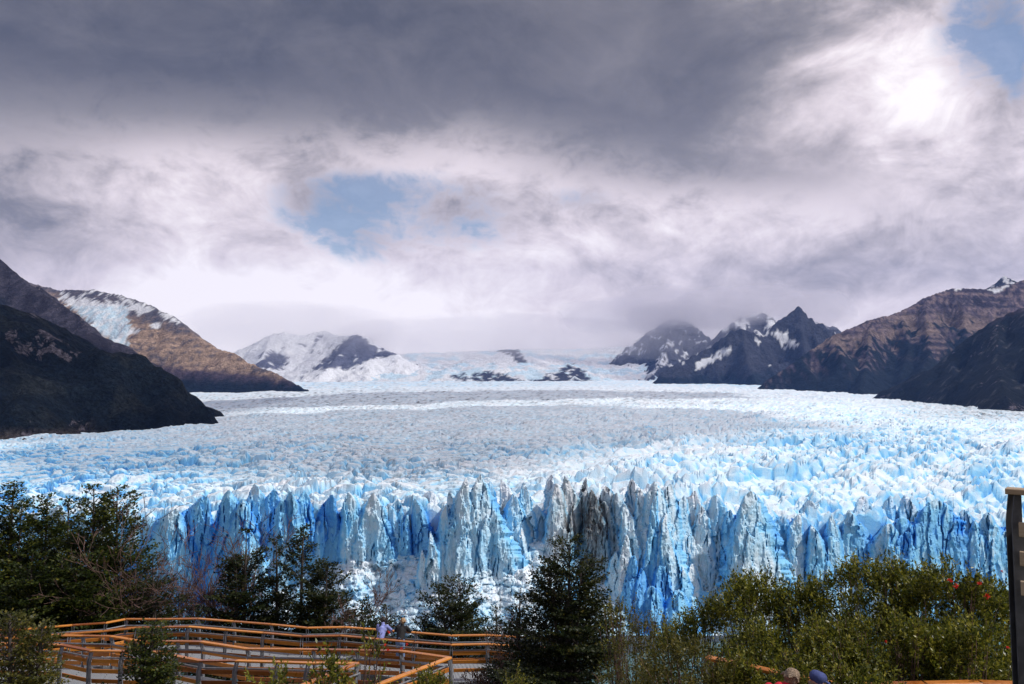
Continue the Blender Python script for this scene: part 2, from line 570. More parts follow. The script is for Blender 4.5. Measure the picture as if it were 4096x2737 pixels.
    # (photo x, photo y of the tip, half widths left and right in m near the foot, set-back m, sharpness, blueness, dirt)
    TW = [(250, 2010, 12, 12, 2, 1.5, .3, 0), (340, 2020, 10, 9, 5, 1.4, .5, 0), (441, 1990, 9, 8, 4, 1.8, .25, 0),
          (513, 2004, 8, 9, 6, 1.5, .25, 0), (590, 2065, 9, 9, 12, 1.6, .3, 0), (655, 2075, 9, 8, 6, 1.4, .35, 0),
          (704, 2028, 11, 10, 1, 1.6, .55, 0), (775, 2012, 10, 9, 5, 1.6, .65, 0), (835, 1974, 12, 8, 3, 1.7, .60, 0),
          (930, 1954, 13, 10, 0, 1.7, .55, 0), (985, 1990, 10, 6, -3, 1.3, .40, 0), (1032, 1930, 9, 7, 2, 1.6, .28, 0),
          (1091, 1950, 7, 7, 3, 1.9, .45, 0), (1130, 1990, 6, 7, -1, 1.7, .38, 0), (1175, 1957, 8, 6, 1, 1.8, .40, 0),
          (1240, 1955, 8, 7, 2, 2.2, .45, 0), (1330, 1968, 9, 7, 2, 1.6, .60, 0), (1392, 1960, 8, 7, 0, 1.7, .38, 0),
          (1431, 1968, 6, 8, 4, 1.8, .35, 0), (1503, 1963, 10, 9, -2, 1.5, .30, 0), (1560, 2010, 8, 8, 0, 1.5, .32, 0),
          (1598, 1992, 7, 6, 2, 1.8, .40, 0), (1664, 1986, 6, 6, 1, 1.5, .55, 0), (1730, 1956, 10, 9, 13, 2.0, .08, 0),
          (1807, 1955, 17, 12, -5, 1.25, .26, .0), (1873, 1903, 22, 12, -9, 1.25, .22, .0), (1908, 1890, 12, 24, -8, 1.20, .24, .0),
          (1956, 1920, 8, 11, -3, 1.5, .40, 0), (2022, 1912, 7, 7, 10, 2.6, .04, 0), (2057, 1972, 7, 8, -1, 1.7, .42, 0),
          (2100, 1918, 6, 8, 1, 1.4, .30, 0), (2145, 2000, 7, 7, 3, 1.4, .38, .0), (2189, 1890, 7, 6, 12, 1.8, .25, 0),
          (2225, 1925, 9, 6, -3, 1.5, .15, .25), (2272, 1896, 8, 9, -1, 1.6, .12, .18), (2326, 1902, 7, 8, 3, 1.5, .15, .2),
          (2374, 1950, 8, 7, -4, 1.5, .12, .45), (2427, 1938, 7, 8, 11, 2.0, .04, 0), (2415, 2000, 8, 8, -2, 1.5, .12, .5),
          (2475, 1962, 6, 6, 0, 1.5, .12, .35), (2529, 1908, 7, 6, 2, 1.5, .05, .42), (2490, 2010, 6, 8, -4, 1.3, .15, .1),
          (2560, 1945, 9, 9, -4, 1.7, .20, 0), (2612, 1920, 10, 8, -5, 1.7, .16, 0), (2672, 1930, 9, 8, -4, 1.9, .18, 0),
          (2725, 1975, 8, 7, 0, 1.7, .35, 0), (2770, 1955, 10, 8, 4, 2.1, .10, 0), (2805, 2005, 7, 7, -2, 1.5, .2, 0),
          (2857, 1972, 8, 8, 0, 1.5, .22, 0), (2900, 2030, 7, 7, -1, 1.5, .4, 0), (2994, 1957, 12, 12, -8, 1.5, .22, 0),
          (3060, 2010, 9, 9, 5, 1.6, .18, 0), (3110, 2050, 8, 8, 0, 1.5, .35, 0), (3173, 2045, 7, 8, -2, 1.7, .25, 0),
          (3233, 1994, 8, 8, 12, 2.4, .25, 0), (3240, 2092, 6, 6, -3, 1.4, .45, 0), (3290, 2110, 6, 6, 2, 1.3, .75, 0),
          (3322, 2048, 8, 7, -1, 1.4, .40, 0), (3382, 2032, 8, 7, 1, 1.5, .38, 0), (3447, 1976, 8, 8, 16, 1.7, .15, 0),
          (3440, 2085, 8, 8, 3, 1.5, .5, 0), (3531, 2086, 8, 8, -4, 2.4, .25, 0), (3543, 1975, 7, 7, 15, 1.7, .25, 0),
          (3620, 1968, 9, 11, 16, 1.6, .15, 0), (3600, 2064, 10, 8, -2, 2.2, .55, 0), (3670, 2060, 7, 6, -1, 2.2, .35, 0),
          (3722, 1988, 9, 15, -4, 1.9, .50, 0), (3830, 2030, 8, 9, 0, 1.6, .30, 0), (3870, 2075, 7, 8, -3, 1.5, .40, 0),
          (3925, 2038, 8, 10, 0, 1.6, .28, 0), (3965, 2090, 7, 8, -2, 1.5, .4, 0), (4010, 2115, 8, 9, -1, 1.8, .45, 0),
          (4070, 2120, 9, 9, 1, 1.6, .4, 0), (4150, 2110, 10, 12, 2, 1.6, .4, 0), (4260, 2100, 12, 12, 0, 1.6, .4, 0),
          (150, 2040, 12, 10, 4, 1.5, .4, 0), (50, 2050, 12, 10, 2, 1.5, .35, 0), (-60, 2050, 14, 12, 2, 1.5, .35, 0)]
    TW = [(s_of(a), z_of(b), c, d, e_, f, g_, h) for a, b, c, d, e_, f, g_, h in TW]
    # low blocks and spires standing out on the apron
    LOW = [(1726, 2140, 9, 11, -20, 1.15, .22, 0), (1765, 2190, 6, 8, -19, 1.4, .45, 0), (1690, 2215, 6, 6, -19, 1.5, .2, 0),
           (2140, 2230, 8, 9, -10, 2.6, .2, 0), (2010, 2110, 13, 12, -9, 2.8, .12, 0), (1965, 2105, 8, 8, -8, 2.4, .15, 0), (2090, 2115, 7, 7, -7, 2.2, .3, 0),
           (2460, 2215, 6, 6, -15, 2.0, .2, 0), (2525, 2235, 7, 6, -17, 2.2, .60, 0), (2560, 2290, 7, 7, -20, 2.0, .62, 0),
           (2640, 2275, 8, 9, -17, 2.6, .55, 0), (2720, 2290, 9, 8, -16, 2.2, .45, 0), (2600, 2370, 9, 9, -24, 2.2, .5, 0),
           (2700, 2240, 8, 8, -10, 1.5, .2, 0), (2760, 2260, 8, 8, -12, 1.5, .15, 0), (2700, 2390, 10, 9, -26, 2.0, .45, 0),
           (1360, 2330, 8, 8, -14, 1.8, .25, 0), (1480, 2310, 9, 9, -15, 1.6, .2, 0), (1570, 2270, 9, 8, -16, 1.5, .25, 0),
           (1620, 2380, 10, 9, -22, 1.7, .2, 0), (1860, 2330, 9, 9, -20, 1.8, .45, 0), (1820, 2370, 9, 9, -23, 1.7, .35, 0)]
    LOW = [(s_of(a), z_of(b, D0 + e_), c, d, e_, f, g_, h) for a, b, c, d, e_, f, g_, h in LOW]
    rg = random.Random(5)
    # closely set secondary fins between the named towers
    for q in range(38):
        s = rg.uniform(-375, 375)
        near = min(TW[:78], key=lambda t: abs(t[0] - s))
        TW.append((s, near[1] - rg.uniform(3, 22), rg.uniform(2.5, 6.5), rg.uniform(2.5, 6.5), near[4] + rg.uniform(-4, 8),
                   rg.uniform(1.2, 1.9), min(0.85, near[6] + rg.uniform(-.12, .22)), near[7] * rg.uniform(0.3, 1.2)))
    buttress = 15 * fbm(ss / 46 + 3.3, ss * 0, 2, 131)[None, :] + 0 * Sg
    buttress -= 9 * np.exp(-((Sg - s_of(1880)) / 30) ** 2) + 6 * np.exp(-((Sg - s_of(2640)) / 28) ** 2) + 7 * np.exp(-((Sg - s_of(3000)) / 16) ** 2) - 8 * np.exp(-((Sg - s_of(1300)) / 22) ** 2)
    depth = np.full(Sg.shape, 60.0)
    blue = np.full(Sg.shape, 0.6)
    dirt_shade = np.zeros(Sg.shape)
    cover = np.zeros(Sg.shape, bool)
    zbk = np.interp(ss, [-375, -200, 0, 120, 200, 375], [66, 70, 72, 72, 66, 62])[None, :] + 5 * fbm(Sg / 25, 0 * Sg, 3, 83)
    bk = Zg < zbk
    depth = np.where(bk, np.interp(Zg / zbk, [0, .45, .75, 1.0], [5, 9, 14, 22]) + 3.2 * fbm(Sg / 14, Zg / 40, 3, 84), depth)
    cover |= bk
    blue = np.where(bk, np.interp(Zg / zbk, [0, .5, 1.0], [.40, .65, .9]), blue)
    for i, (s0, H, wl, wr, off, p_, b_, d_) in enumerate(TW + LOW):
        low = i >= len(TW)
        lean = rg.uniform(-0.13, 0.13)
        flat = rg.uniform(2.2, 4.5)
        bat = rg.uniform(3, 10)
        off = off * 1.9 if not low else off
        if not low and i < 78:
            wl, wr = wl * rg.uniform(.9, 2.0), wr * rg.uniform(.9, 2.0)
        chis = rg.uniform(-0.9, 0.9)
        c0 = slice(max(0, int((s0 + 375 - 70) / ds)), max(1, min(len(ss), int((s0 + 375 + 70) / ds))))
        S_, Z_ = SW[:, c0], Zg[:, c0]
        dsx = S_ - s0 - lean * (Z_ - H) - chis * np.clip(Z_ - H + 14, 0, 14) ** 2 / 28.0 * (0.35 if not low else 0)
        t = np.clip(Z_ / max(H, 5), -0.2, 1)
        prof = np.maximum(1 - np.clip(t, 0, 1) ** (1.0 + 2.2 * p_ * (0.4 if low else 0.8)), 0) ** (0.55 + 0.25 / p_)
        if p_ < 1.3:                                # pyramids keep narrowing all the way
            prof = np.clip(1 - np.clip(t, 0, 1), 0, 1) ** 0.72 * 1.0
        if not low:
            prof = prof * np.interp(t, [0, .3, .62, .8, 1], [1.6, 1.45, 1.2, 1.05, 1.0])
        jag = 1 + 0.22 * fbm(Z_ / 5.0 + i * 3.7, dsx * 0 + i * 1.3, 3, 90)
        # straight, crisp arrises: the outline steps like broken ice
        wL, wR = np.maximum(wl * prof * jag, 0.01), np.maximum(wr * prof * (2 - jag), 0.01)
        q = np.where(dsx < 0, -dsx / wL, dsx / wR)
        inside = (q < 1) & (Z_ < H)
        w_ = np.where(dsx < 0, wL, wR)
        curve = 1 - np.sqrt(np.clip(1 - q ** flat, 0, 1))
        batter = (t - 0.3) * bat      # leans back upwards
        dd = off + batter + curve * np.minimum(w_, 9) * 1.05
        m_ = inside & (dd < depth[:, c0])
        depth[:, c0] = np.where(m_, dd, depth[:, c0])
        cover[:, c0] |= inside
        # flanks of a tower: cleaner, bluer ice; the crest is weathered white
        bb = b_ + 0.05 + 0.38 * sstep(q, 0.5, 1.0) - 0.22 * sstep(t, 0.82, 1.0) * (1 if b_ < 0.6 else 0.4)
        blue[:, c0] = np.where(m_, bb, blue[:, c0])
        dirt_shade[:, c0] = np.where(m_, d_, dirt_shade[:, c0])
    # apron of fallen ice
    zr = np.interp(ss, [-375, -250, -165, -120, -95, -60, -20, 25, 55, 85, 110, 140, 375],
                   [6, 10, 16, 34, 46, 44, 50, 52, 40, 22, 36, 10, 5])[None, :] + 6 * fbm(Sg / 22, Zg / 60, 3, 87)
    lump = fbm(Sg / 7.5, Zg / 5.5, 4, 88, 0.55)
    a1, a2, ai, aj, _, _ = voronoi(Sg / 6.4 + 0.5 * lump, Zg / 4.8, 33)
    ap = -(zr - Zg) * 0.85 + 1 + 4.6 * lump - sstep(a2 - a1, 0, 0.4) * 1.6 + (rand2(ai, aj, 7) - .5) * 2.4
    am = (Zg < zr + 3) & (ap < depth)
    depth = np.where(am, ap, depth)
    cover |= am
    blue = np.where(am, 0.20 + 0.22 * sstep(a2 - a1, 0.14, 0.0) + 0.25 * fbm(Sg / 18, Zg / 12, 3, 89), blue)
    blue += np.where(am, 0.38 * sstep(Sg, 62, 80) * sstep(Sg, 130, 108), 0)
    dirt_shade = np.where(am, 0, dirt_shade)
    # vertical flutes, cracks and pocks
    calm = np.where(am, 0.25, 1.0)
    flute = ridged(SW / 3.4 + 0.02 * Zg, Zg / 46, 3, 93)
    depth += calm * (-(flute - 0.5) * 1.0 + 1.3 * fbm(SW / 6, Zg / 15, 4, 96, 0.55))
    k1, k2, ki, kj, kx, ky = voronoi(SW / 6.0 + 0.45 * fbm(Sg / 9, Zg / 14, 3, 121), Zg / 30.0 + 0.35 * fbm(Sg / 10, Zg / 10, 3, 122), 41)
    facet = (rand2(ki, kj, 3) - .5) * 4.2 + kx * (rand2(ki, kj, 6) - .5) * 7.5 + ky * (rand2(ki, kj, 8) - .5) * 7.0
    jn = sstep(k2 - k1, 0.07, 0.0) * sstep(fbm(Sg / 13, Zg / 17, 2, 123), -0.05, 0.25)
    k1, k2, ki, kj, kx, ky = voronoi(SW / 2.2 + 0.5 * fbm(Sg / 4, Zg / 6, 3, 124), Zg / 6.5 + 0.4 * perlin(Sg / 4, Zg / 4, 125), 47)
    facet += (rand2(ki, kj, 3) - .5) * 0.9 + kx * (rand2(ki, kj, 6) - .5) * 1.8 + ky * (rand2(ki, kj, 5) - .5) * 1.4 + 0.5 * fbm(Sg / 1.7, Zg / 2.6, 3, 126)
    facet += jn * 1.2
    blue += jn * 0.14 + 0.12 * (rand2(ki, kj, 11) - .5) - 0.05
    depth += np.where(am, 0.35, 1.0) * facet
    crack = sstep(np.abs(perlin(SW / 5.5 + 0.35 * perlin(Sg / 9, Zg / 9, 97), Zg / 60, 98)), 0.045, 0.0) * sstep(fbm(Sg / 16, Zg / 28, 2, 99), -0.12, 0.2)
    depth += calm * crack * 3.2
    blue += calm * crack * 0.35
    pock = sstep(perlin(Sg / 1.3, Zg / 1.6, 101), 0.42, 0.62) * sstep(fbm(Sg / 15, Zg / 15, 2, 102), 0.0, 0.3)
    depth += calm * pock * 1.2
    blue += 0.04 + 0.34 * fbm(Sg / 38, Zg / 70, 2, 133) + 0.14 * fbm(Sg / 20, Zg / 30, 3, 103) + 0.08 * perlin(SW / 2.5, Zg / 22, 104)
    # the moraine-stained section: black streaks down the towers, then along the toe
    sx = s_of(2330)
    zone = np.exp(-((Sg - sx) / 20) ** 4)
    strk = sstep(fbm(SW / 2.2, Zg / 24, 4, 105, 0.6) + 0.30 * fbm(Sg / 11, Zg / 13, 2, 106), 0.02, 0.45)
    core = np.exp(-(((Sg - s_of(2400)) / 11) ** 2 + ((Zg - 72) / 22) ** 2)) + 0.7 * np.exp(-(((Sg - s_of(2330)) / 9) ** 2 + ((Zg - 62) / 16) ** 2))
    dirt_shade = np.where(am, 0, zone * (0.85 * dirt_shade + 0.50 * strk * sstep(Zg, 22, 45) + 0.95 * core * (0.40 + strk)))
    vein = sstep(np.abs(Zg - (33 - 0.34 * (s_of(2400) - Sg) + 5 * fbm(Sg / 14, 0 * Sg, 3, 107))), 2.2, 0.3) * sstep(Sg, s_of(1900), s_of(2120)) * sstep(Sg, s_of(2440), s_of(2360))
    dirt_shade += 0.85 * vein * np.clip(0.6 + fbm(Sg / 5, Zg / 5, 3, 108), 0, 1)
    lowv = sstep(fbm(SW / 3.0, Zg / 16, 3, 109), 0.15, 0.5) * np.exp(-((Sg - s_of(2100)) / 30) ** 2) * sstep(Zg, 30, 20)
    toe = np.exp(-(((Sg - s_of(1545)) / 9) ** 2 + ((Zg - 40) / 8) ** 2)) * sstep(fbm(Sg / 5, Zg / 5, 3, 110), -0.1, 0.4)
    dirt_shade = np.clip(dirt_shade + 0.55 * lowv + 0.7 * toe, 0, 0.97)
    Yf = front_y(Sg) + depth + buttress * np.interp(Zg, [0, 40, 95], [1.1, 1.0, 0.7])
    Xf = Sg * Yf / 500.0
    V = np.stack([Xf, Yf, Zg * 1.0], -1)
    # keep the sight-line heights: towers set back stand a little taller
    V[..., 2] = EYE - (EYE - Zg) * np.clip(Yf / 500.0, 0.9, 1.3)
    V = V.reshape(-1, 3)
    F = grid_faces(len(zs), len(ss), cover)
    # drop the sheets strung between a crest and far-back ice
    yy = V[:, 1][F]
    V, F, at_ = compact(V, F, {'blue': np.clip(blue, 0, 1).ravel(), 'dirt_shade': dirt_shade.ravel()})
    fr = link("ice_front", mesh_np("ice_front", V, F[:, ::1], False, at_, [ICE]), parent=root)
    fr["label"] = "towering calving front of fluted blue ice pillars, stained black in the middle"
    return root


GLACIER = build_glacier()


# ------------------------------------------------------------------ mountains
FOREST = np.array((0.0050, 0.0090, 0.0135))
ROCKP = np.array((0.098, 0.074, 0.098))
ROCKB = np.array((0.36, 0.255, 0.185))
ROCKD = np.array((0.055, 0.058, 0.080))
SNOW = np.array((0.86, 0.88, 0.92))
BLUEICE = np.array((0.52, 0.74, 0.88))


def inpoly(px, py, poly):
    n = len(poly)
    r = np.zeros(px.shape, bool)
    j = n - 1
    for i in range(n):
        xi, yi = poly[i]
        xj, yj = poly[j]
        cond = ((yi > py) != (yj > py)) & (px < (xj - xi) * (py - yi) / (yj - yi + 1e-9) + xi)
        r ^= cond
        j = i
    return r


def mountain(name, label, ridges, k, step, reach, paint, rough=1.0, zmin=-40, seed=0, smooth=True, curve=0.2, gully=1.0):
    lines = [np.array([at(*q) for q in rg_]) for rg_ in ridges]
    allp = np.vstack(lines)
    x0, y0 = allp[:, :2].min(0) - reach
    x1, y1 = allp[:, :2].max(0) + reach
    y0 = max(y0, 1200.0)
    step = step * 1.18
    y1 = min(y1, allp[:, 1].max() + reach * 0.45)
    xs, ys = np.arange(x0, x1, step), np.arange(y0, y1, step)
    X, Y = np.meshgrid(xs, ys)
    Z = np.full(X.shape, -1e4)
    Dm = np.full(X.shape, 1e9)
    jx = X + step * 0.0
    wx = X + 130 * fbm(X / 420, Y / 420, 3, seed + 1) * rough
    wy = Y + 130 * fbm(X / 420, Y / 420, 3, seed + 5) * rough
    for L in lines:
        for a, b in zip(L[:-1], L[1:]):
            d = b[:2] - a[:2]
            ll = (d ** 2).sum()
            blend = 1.0
            t = np.clip(((X - a[0]) * d[0] + (Y - a[1]) * d[1]) / ll, 0, 1)
            dx0 = np.hypot(X - a[0] - t * d[0], Y - a[1] - t * d[1])
            tw = np.clip(((wx - a[0]) * d[0] + (wy - a[1]) * d[1]) / ll, 0, 1)
            dxw = np.hypot(wx - a[0] - tw * d[0], wy - a[1] - tw * d[1])
            w = sstep(dx0, 15, 260)
            dist = dx0 * (1 - w) + dxw * w
            tt = t * (1 - w) + tw * w
            h = a[2] + tt * (b[2] - a[2])
            z = h - k * dist * (1 - curve * np.clip(dist / 1600, 0, 1))
            Dm = np.minimum(Dm, np.where(z > Z, dist, Dm))
            Z = np.maximum(Z, z)
    amp = np.clip(Dm * 0.26, 0, 125)
    gul = 0.72 * ridged(X / 360, Y / 360, 5, seed + 9, 0.52) + 0.28 * ridged((X + 0.4 * Y) / 120, (Y - 0.4 * X) / 120, 4, seed + 10, 0.55)
    amp = amp * np.clip((Z - 50) / 260, 0.12, 1)
    Z = Z + gully * amp * (gul - 0.74) * 1.7 + rough * np.clip(allp[:, 1].mean() / 420 + Dm * 0.05, 0, 46) * fbm(X / 75, Y / 75, 5, seed + 12, 0.58)
    P = np.stack([X, Y, Z], -1)
    px, py = proj(P)
    gy, gx = np.gradient(Z, step)
    steep = np.hypot(gx, gy)
    mountain.outcrop = np.zeros_like(X)
    tint, forest = paint(X, Y, Z, px, py, steep, gul, Dm)
    keep = (Z > zmin) & (px > -650) & (px < 4750)
    vis = np.ones_like(keep)
    V = P.reshape(-1, 3)
    F = grid_faces(len(ys), len(xs), keep)
    V, F, at_ = compact(V, F, {'tint': tint.reshape(-1, 3), 'forest': forest.ravel(), 'outcrop': mountain.outcrop.ravel()})
    return link(name, mesh_np(name, V, F, smooth, at_, [LAND]), kind="structure", label=label)


def lerp(a, b, f):
    return a * (1 - f[..., None]) + b * f[..., None]


def full(X, c):
    return np.ones(X.shape + (3,)) * c


def edge_noise(X, Y, s, seed):
    return fbm(X / s, Y / s, 4, seed, 0.6)


def paint_m1(X, Y, Z, px, py, steep, gul, Dm):
    n = edge_noise(X, Y, 90, 200)
    c = full(X, FOREST)
    c = lerp(c, np.array((0.016, 0.019, 0.019)), sstep(fbm(X / 120, Y / 120, 4, 207, .6), 0.05, 0.5) * .8)
    cliff = sstep(edge_noise(X, Y, 38, 203) + 0.8 * (steep - 0.55), 0.22, 0.5) * sstep(fbm(X / 160, Y / 160, 3, 205), 0.08, 0.3)
    outc = sstep(fbm(X / 150, Y / 110, 3, 205), 0.05, 0.35) * 0.62 * sstep(px, 500, 300)
    mountain.outcrop = outc
    shore = sstep(Z, 66, 52) * sstep(px, 480, 250)
    c = lerp(c, np.array((0.05, 0.042, 0.038)), shore)
    return c, 1 - cliff


def paint_m1b(X, Y, Z, px, py, steep, gul, Dm):
    n = edge_noise(X, Y, 120, 210)
    line = 1215 + 0.62 * px
    c = full(X, FOREST * 1.1)
    up = sstep(line - py + 90 * n, -30, 60)
    c = lerp(c, np.array((0.030, 0.026, 0.034)) , up)
    scree = sstep(ridged((X + Y * .5) / 60, (X * .3 - Y) / 300, 3, 215), 0.58, 0.8) * up
    mountain.outcrop = 0.62 * up * sstep(fbm(X / 240, Y / 240, 3, 217), -0.1, 0.3)
    return lerp(c, np.array((0.085, 0.078, 0.10)), scree * 0.7), 1 - up


def paint_m2(X, Y, Z, px, py, steep, gul, Dm):
    jx, jy = px + 22 * edge_noise(X, Y, 80, 220), py + 22 * edge_noise(X, Y, 80, 223)
    strata = fbm(X / 420, Z / 26, 4, 224, 0.6)
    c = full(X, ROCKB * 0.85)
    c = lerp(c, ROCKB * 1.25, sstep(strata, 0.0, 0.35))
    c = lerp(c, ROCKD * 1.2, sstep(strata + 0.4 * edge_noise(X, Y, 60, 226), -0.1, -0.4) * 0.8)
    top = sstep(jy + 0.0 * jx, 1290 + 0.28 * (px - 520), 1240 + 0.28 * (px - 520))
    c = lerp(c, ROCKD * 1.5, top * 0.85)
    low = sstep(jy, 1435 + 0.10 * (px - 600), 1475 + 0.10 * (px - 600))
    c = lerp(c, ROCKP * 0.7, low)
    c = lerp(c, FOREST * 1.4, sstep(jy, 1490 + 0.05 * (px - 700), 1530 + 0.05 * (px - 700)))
    ice = inpoly(jx, jy, [(240, 1160), (300, 1210), (330, 1165), (355, 1205), (420, 1200), (490, 1215), (520, 1240), (505, 1270), (520, 1300), (505, 1360), (515, 1420), (480, 1400), (420, 1350), (330, 1270), (240, 1200)])
    snow = ice | inpoly(jx, jy, [(340, 1160), (370, 1157), (470, 1180), (560, 1215), (620, 1240), (600, 1250), (520, 1225), (430, 1195)]) \
        | inpoly(jx, jy, [(520, 1225), (600, 1245), (580, 1255), (530, 1245)]) | inpoly(jx, jy, [(635, 1235), (680, 1255), (712, 1285), (690, 1285), (640, 1260)]) \
        | inpoly(jx, jy, [(510, 1320), (560, 1315), (555, 1335), (520, 1340)]) | inpoly(jx, jy, [(605, 1295), (635, 1300), (640, 1318), (615, 1310)])
    dk = inpoly(jx, jy, [(330, 1165), (470, 1180), (490, 1210), (430, 1205), (345, 1190)])
    snow &= ~dk
    s = snow.astype(float)
    bl = (ice & (py > 1225)).astype(float) * sstep(fbm(X / 55, Z / 40, 4, 228), -0.4, 0.25)
    c = lerp(c, SNOW, s)
    return lerp(c, BLUEICE, bl * 0.85), np.zeros_like(X) + 0.1


def snow_paint(rock, thr, sx, seed, forest_py=None, steepw=0.55, extra=None, bare=None):
    def f(X, Y, Z, px, py, steep, gul, Dm):
        n = edge_noise(X, Y, sx, seed)
        jx, jy = px + 16 * edge_noise(X, Y, 70, seed + 3), py + 14 * edge_noise(X, Y, 70, seed + 5)
        c = full(X, rock)
        c = lerp(c, rock * 1.6, sstep(fbm(X / 200, Z / 40, 4, seed + 7), 0.05, 0.4) * 0.6)
        s = sstep(n - steepw * (steep - 0.6) - 0.35 * (gul - 0.5), thr, thr + 0.05)
        for pl in (extra or []):
            s = np.maximum(s, inpoly(jx, jy, pl))
        for pl in (bare or []):
            s = np.where(inpoly(jx, jy, pl), sstep(n, 0.42, 0.5), s)
        fo = np.zeros_like(X)
        if forest_py is not None:
            fo = sstep(py + 40 * n, forest_py - 25, forest_py + 25)
            s = s * (1 - fo)
            c = lerp(c, FOREST * 1.5, fo)
        c = lerp(c, SNOW, s)
        return c, fo
    return f


def paint_icefall(X, Y, Z, px, py, steep, gul, Dm):
    n = edge_noise(X, Y, 110, 260)
    jx, jy = px + 16 * edge_noise(X, Y, 80, 263), py + 9 * edge_noise(X, Y, 80, 266)
    c = full(X, SNOW)
    b = sstep(fbm(X / 300, Y / 500, 4, 267, 0.6) + 0.25 * sstep(py, 1440, 1500), 0.02, 0.4)
    c = lerp(c, BLUEICE * 1.05, b * 0.75)
    rk = inpoly(jx, jy, [(1960, 1405), (2010, 1393), (2075, 1400), (2090, 1430), (2105, 1450), (2070, 1452), (2050, 1425), (2000, 1410)])
    for pl in ([(1790, 1508), (1840, 1495), (1890, 1512), (1860, 1525)], [(1885, 1528), (1895, 1492), (1960, 1490), (2010, 1500), (2040, 1510), (2100, 1522), (2080, 1535)],
               [(2120, 1530), (2190, 1500), (2230, 1490), (2265, 1455), (2310, 1470), (2350, 1500), (2360, 1520), (2330, 1540)]):
        rk |= inpoly(jx, jy, pl)
    rk &= ~(n > 0.30)
    return lerp(c, ROCKD * 0.9, rk.astype(float)), np.zeros_like(X)


def paint_m7(X, Y, Z, px, py, steep, gul, Dm):
    n = edge_noise(X, Y, 150, 280)
    n2 = edge_noise(X, Y, 45, 284)
    strata = fbm(X / 900, Z / 20, 4, 286, 0.6)
    c = full(X, ROCKP)
    c = lerp(c, ROCKP * 0.32, sstep(strata, 0.02, 0.16) * 0.85)
    c = lerp(c, np.array((0.27, 0.20, 0.185)), sstep(strata, -0.08, -0.25) * 0.8)
    tl = np.interp(px, [3000, 3200, 3300, 3420, 3560, 3620, 3700, 3800, 3900, 4100], [1440, 1400, 1375, 1385, 1345, 1300, 1330, 1300, 1310, 1330])
    fo = sstep(py - tl + 75 * n + 30 * n2 * 1.5, -6, 14)
    tongue = sstep(ridged(X / 95, Y / 400, 2, 288), 0.72, 0.85) * sstep(py - tl, 150, 60)
    c = lerp(c, np.array((0.30, 0.22, 0.17)), sstep(py - tl + 40 * n, -75, -8) * (1 - fo) * 0.55)
    fo = fo * (1 - 0.9 * tongue)
    gl = inpoly(px + 22 * n2, py + 14 * n, [(3715, 1330), (3790, 1320), (3800, 1350), (3780, 1390), (3745, 1455), (3712, 1390)])
    fo = np.where(gl, 0.25, fo)
    fo = np.maximum(fo, sstep(py, 1545, 1552) * sstep(px, 3080, 3140))
    c = lerp(c, FOREST * 1.25, fo)
    sn = inpoly(px + 10 * n2, py + 5 * n, [(3930, 1160), (3990, 1150), (4045, 1140), (4030, 1150), (3985, 1172)]) | inpoly(px + 10 * n2, py + 4 * n, [(3800, 1156), (3845, 1150), (3850, 1155), (3812, 1162)])
    mountain.outcrop = 0.5 * (1 - fo) * sstep(n, -.1, .3)
    return lerp(c, SNOW, sn.astype(float)), fo


def paint_m8(X, Y, Z, px, py, steep, gul, Dm):
    n = edge_noise(X, Y, 120, 300)
    c = full(X, FOREST * 0.85)
    top = sstep(np.interp(px, [3700, 3900, 4096, 4400], [1330, 1310, 1250, 1200]) - py + 60 * n, -10, 40)
    c = lerp(c, ROCKP * 0.75, top)
    st = sstep(ridged((X - Y) / 60, (X + Y) / 500, 3, 305), 0.75, 0.9) * sstep(n, 0.0, 0.25)
    c = lerp(c, np.array((0.11, 0.11, 0.11)), st * 0.55)
    mountain.outcrop = 0.5 * sstep(fbm(X / 200, Y / 200, 3, 308), 0.15, 0.4)
    return c, 1 - top


mountain("mountain", "near dark forested slope meeting the ice at the far left",
         [[(725, 1642, 2600), (620, 1590, 2500), (520, 1478, 2400), (400, 1395, 2260), (300, 1332, 2130), (100, 1238, 1960), (-150, 1175, 1860), (-500, 1100, 1750)],
          [(400, 1395, 2260), (330, 1560, 1950)], [(150, 1260, 2000), (100, 1560, 1700)]],
         0.74, 9.5, 900, paint_m1, 1.8, seed=400)
mountain("mountain", "bare dark ridge behind the near forested slope",
         [[(840, 1622, 4300), (700, 1560, 4350), (560, 1470, 4400), (455, 1390, 4450), (365, 1320, 4500), (330, 1272, 4550), (150, 1160, 4700), (0, 1036, 4850), (-250, 900, 5000)]],
         0.95, 20, 1300, paint_m1b, 1.3, seed=420)
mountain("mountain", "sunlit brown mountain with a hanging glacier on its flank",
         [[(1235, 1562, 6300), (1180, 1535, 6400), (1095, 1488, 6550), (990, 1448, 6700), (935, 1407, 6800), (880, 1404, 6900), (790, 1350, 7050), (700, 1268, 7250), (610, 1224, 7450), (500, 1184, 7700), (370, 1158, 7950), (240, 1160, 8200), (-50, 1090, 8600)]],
         0.82, 20, 1900, paint_m2, 0.9, seed=440)
